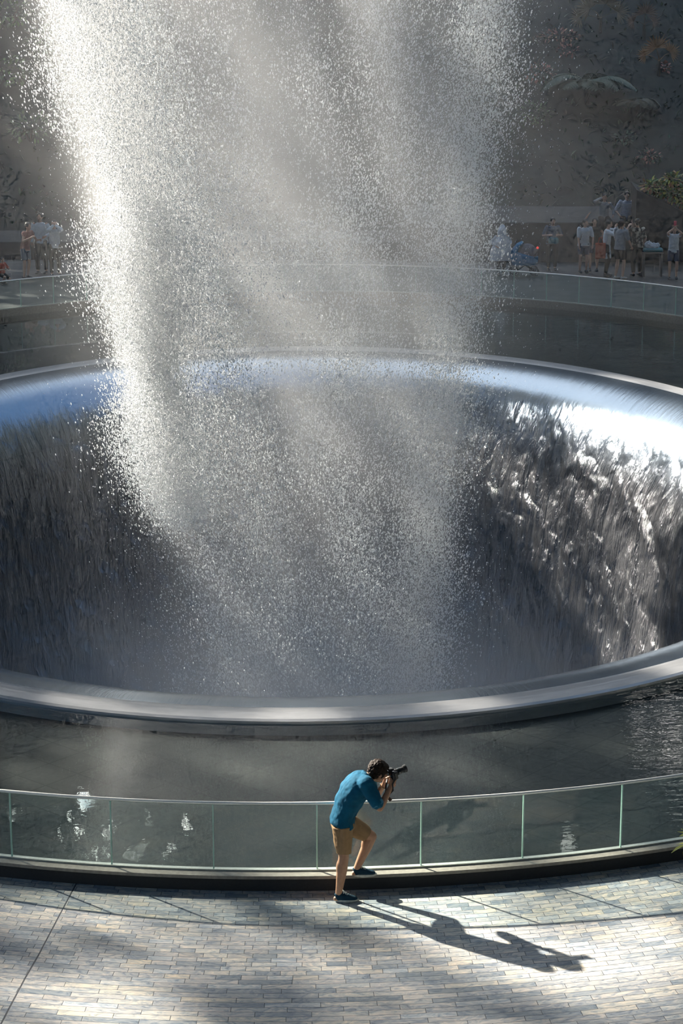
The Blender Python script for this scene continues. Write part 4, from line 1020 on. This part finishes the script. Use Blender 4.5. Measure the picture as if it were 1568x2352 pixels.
def tree_fern(loc, n, L, label, seed=0, m=L_DK, trunk=.6):
    R = random.Random(seed); root = thing('tree_fern', loc, label, 'fern'); bm = bmesh.new(); add_tube(bm, [loc-Vector((0, 0, .2)), loc+Vector((0, 0, trunk*.5)), loc+Vector((.02, 0, trunk))], [.11, .09, .08], 10); obj('trunk', bm, BARK, root)
    top = loc+Vector((0, 0, trunk))
    for i in range(n):
        a = 6.283*i/n+R.uniform(-.2, .2); el_ = R.uniform(.3, .95); bm = bmesh.new(); h = Vector((math.cos(a), math.sin(a), 0)); pts = []; LL = L*R.uniform(.8, 1.15)
        for k in range(15):
            t_ = k/14; pts.append(top+h*LL*t_*(1-.12*t_)+Vector((0, 0, el_*LL*t_*(1.0-1.15*t_))))
        add_tube(bm, pts, [.012*(1-k/16) for k in range(15)], 5)
        for k in range(2, 15):
            d = (pts[k]-pts[k-1]).normalized(); s = d.cross(Vector((0, 0, 1))).normalized(); w_ = LL*.26*math.sin(math.pi*min(1, (k-.5)/14.2))**.7+.03
            for q in (-1, 1):
                for e in (0, .5): add_leaf(bm, pts[k-1].lerp(pts[k], e), s*q+d*.45, Vector((0, 0, 1)), w_, .026*LL, droop=.25)
        obj('frond', bm, m, root)
    return root
def fan_palm(loc, leaves, label, seed=0, m=L_OR, trunk=.5):
    """leaves = list of (direction from the crown, radius)"""
    R = random.Random(seed); root = thing('fan_palm', loc, label, 'palm'); bm = bmesh.new(); add_tube(bm, [loc-Vector((0, 0, .2)), loc+Vector((0, 0, trunk))], [.07, .05], 8); obj('trunk', bm, BARK, root); top = loc+Vector((0, 0, trunk))
    for d, rad in leaves:
        d = Vector(d); hub = top+d; bm = bmesh.new(); add_tube(bm, [top, top+d*.5+Vector((0, 0, .06)), hub], .010, 5)
        dn = d.normalized(); s = dn.cross(Vector((0, -1, .25))).normalized(); n = 15
        for i in range(n):
            a = math.radians(-105+210*i/(n-1)); v = dn*math.cos(a)+s*math.sin(a)+Vector((0, -.15, 0)); add_leaf(bm, hub, v, Vector((0, -1, .3)), rad*R.uniform(.85, 1.05), rad*.07, fold=.5, droop=.12)
        obj('fan_leaf', bm, m, root)
    return root
tree_fern(hill_at(1348, 235), 13, 1.75, 'big dark tree fern with arching fronds on the slope at the upper right', 4, lf('fern_green', (.05, .08, .05)))
tree_fern(hill_at(1462, 265), 9, .95, 'smaller tree fern below and right of the big one on the upper right slope', 6, lf('fern_brown_green', (.09, .08, .05)), .4)
fan_palm(hill_at(1512, 175), [((-.15, -.2, .45), .55), ((.35, -.2, .30), .40), ((-.5, -.1, .2), .35)], 'fan palm with rusty orange leaf near the upper right corner', 1)
fan_palm(hill_at(1478, 90), [((0, -.2, .4), .5), ((-.4, -.1, .1), .35), ((.3, 0, .1), .3)], 'small rusty fan palm above the big fern towards the top right', 2, lf('brown_palm_leaf', (.20, .12, .08)))
fan_palm(hill_at(1378, 75), [((.15, -.2, .5), .6), ((-.4, -.1, .35), .6), ((-.75, -.1, .05), .45), ((.6, 0, .2), .45)], 'broad brown-green fan palm at the top edge above the big fern', 3, lf('brown_green_palm_leaf', (.20, .15, .09)))
shrub(hill_at(1285, 95), 150, .75, .18, .16, .035, [L_OR, L_RD], 'low rusty shrub at the upper right beside the water column', 1)
shrub(hill_at(1240, 190), 160, .55, .3, .15, .04, [L_RD, L_DK], 'reddish green shrub nearest the water column below the rusty shrub', 2)
shrub(hill_at(1225, 290), 200, .65, .4, .15, .04, [L_DK, L_GR], 'dark green shrub low on the slope right of the water column', 3)
shrub(hill_at(1300, 130), 60, .4, .2, .12, .04, [L_RD], 'small red-leaved shrub between the water column and the big fern', 5)
shrub(hill_at(1490, 375), 90, .4, .2, .14, .04, [L_RD, L_DK], 'small dull pink shrub low on the slope above the bright hedge', 7)
shrub(hill_at(1430, 330), 70, .4, .2, .14, .04, [L_DK], 'sparse dark shrub in the middle of the right slope', 8)
shrub(hill_at(1526, 165), 40, .18, .16, .14, .06, [L_RD], 'single pink flowering plant at the right edge below the fan palm', 9)
for i, (px, py, d_) in enumerate(((25, 60, 'dark tree-like shrub at the upper left corner'), (70, 330, 'olive shrub on the left slope above the people'), (20, 200, 'dark shrub at the left edge halfway up the slope'), (110, 130, 'dark shrub left of the bright stream near the top'))):
    shrub(hill_at(px, py), 170, .8, .5, .2, .05, [L_DK, L_GR], d_, 20+i)
# planter with a bright hedge on a sloping parapet at the right
bm = bmesh.new(); e0, e1 = atY(1462, 436, 66.3), atY(1640, 520, 66.3)
V_ = [bm.verts.new(v) for v in (e0, e1, Vector((e1.x, 66.3, 0)), Vector((e0.x, 66.3, 1.22)))]; W_ = [bm.verts.new(v.co+Vector((0, 1.4, .1))) for v in V_]
bm.faces.new(V_); bm.faces.new(list(reversed(W_)))
for i in range(4): bm.faces.new((V_[i], V_[(i+1) % 4], W_[(i+1) % 4], W_[i]))
struct(obj('trim_2', bm, M_WALLD))
for i, (px, py, n, rx, rz, d_) in enumerate(((1496, 440, 150, .32, .16, 'leftmost tuft of the bright yellow-green hedge'), (1522, 450, 190, .36, .20, 'second bright hedge plant from the left, above the sloping parapet'), (1548, 462, 200, .38, .24, 'third bright hedge plant, with rusty leaf tips'), (1572, 474, 200, .42, .26, 'hedge plant at the right edge of the picture'), (1545, 425, 130, .28, .16, 'small hedge plant growing behind and above the others'))):
    shrub(atY(px, py, 66.7+(.35 if i == 4 else 0)), n, rx, rz, .17, .055, [L_YL, L_GR, L_OR, L_GR], d_, 40+i, 'hedge plant', 'bright hedge on the parapet')
def ground_cover():
    R = random.Random(5); bm = bmesh.new()
    for _ in range(5200):
        x = R.uniform(-16, 17); y = 70.8+R.random()**1.3*15; z = hill_h(x, y); d = Vector((R.uniform(-1, 1), R.uniform(-1, .2), R.uniform(.2, 1.0)))
        add_leaf(bm, Vector((x, y, z-.03)), d, Vector((0, 0, 1)), R.uniform(.12, .35), R.uniform(.02, .05), mi=R.choice((0, 0, 0, 0, 2)))
    return bm
tag(obj('ground_cover', ground_cover(), [L_DK, L_GR, lf('dull_brown_leaf', (.10, .07, .05))]), 'dark low leaves covering the slope behind the terrace', 'ground cover', kind='stuff')
# sprig poking in at the right edge by the glass
sp_ = atY(1585, 1905, 20.6)
shrub(Vector((sp_.x+.10, sp_.y, sp_.z-.30)), 26, .16, .22, .17, .028, [L_YL], 'yellow-green sprig poking in at the right edge beside the near glass', 77, 'plant', name='potted_plant')
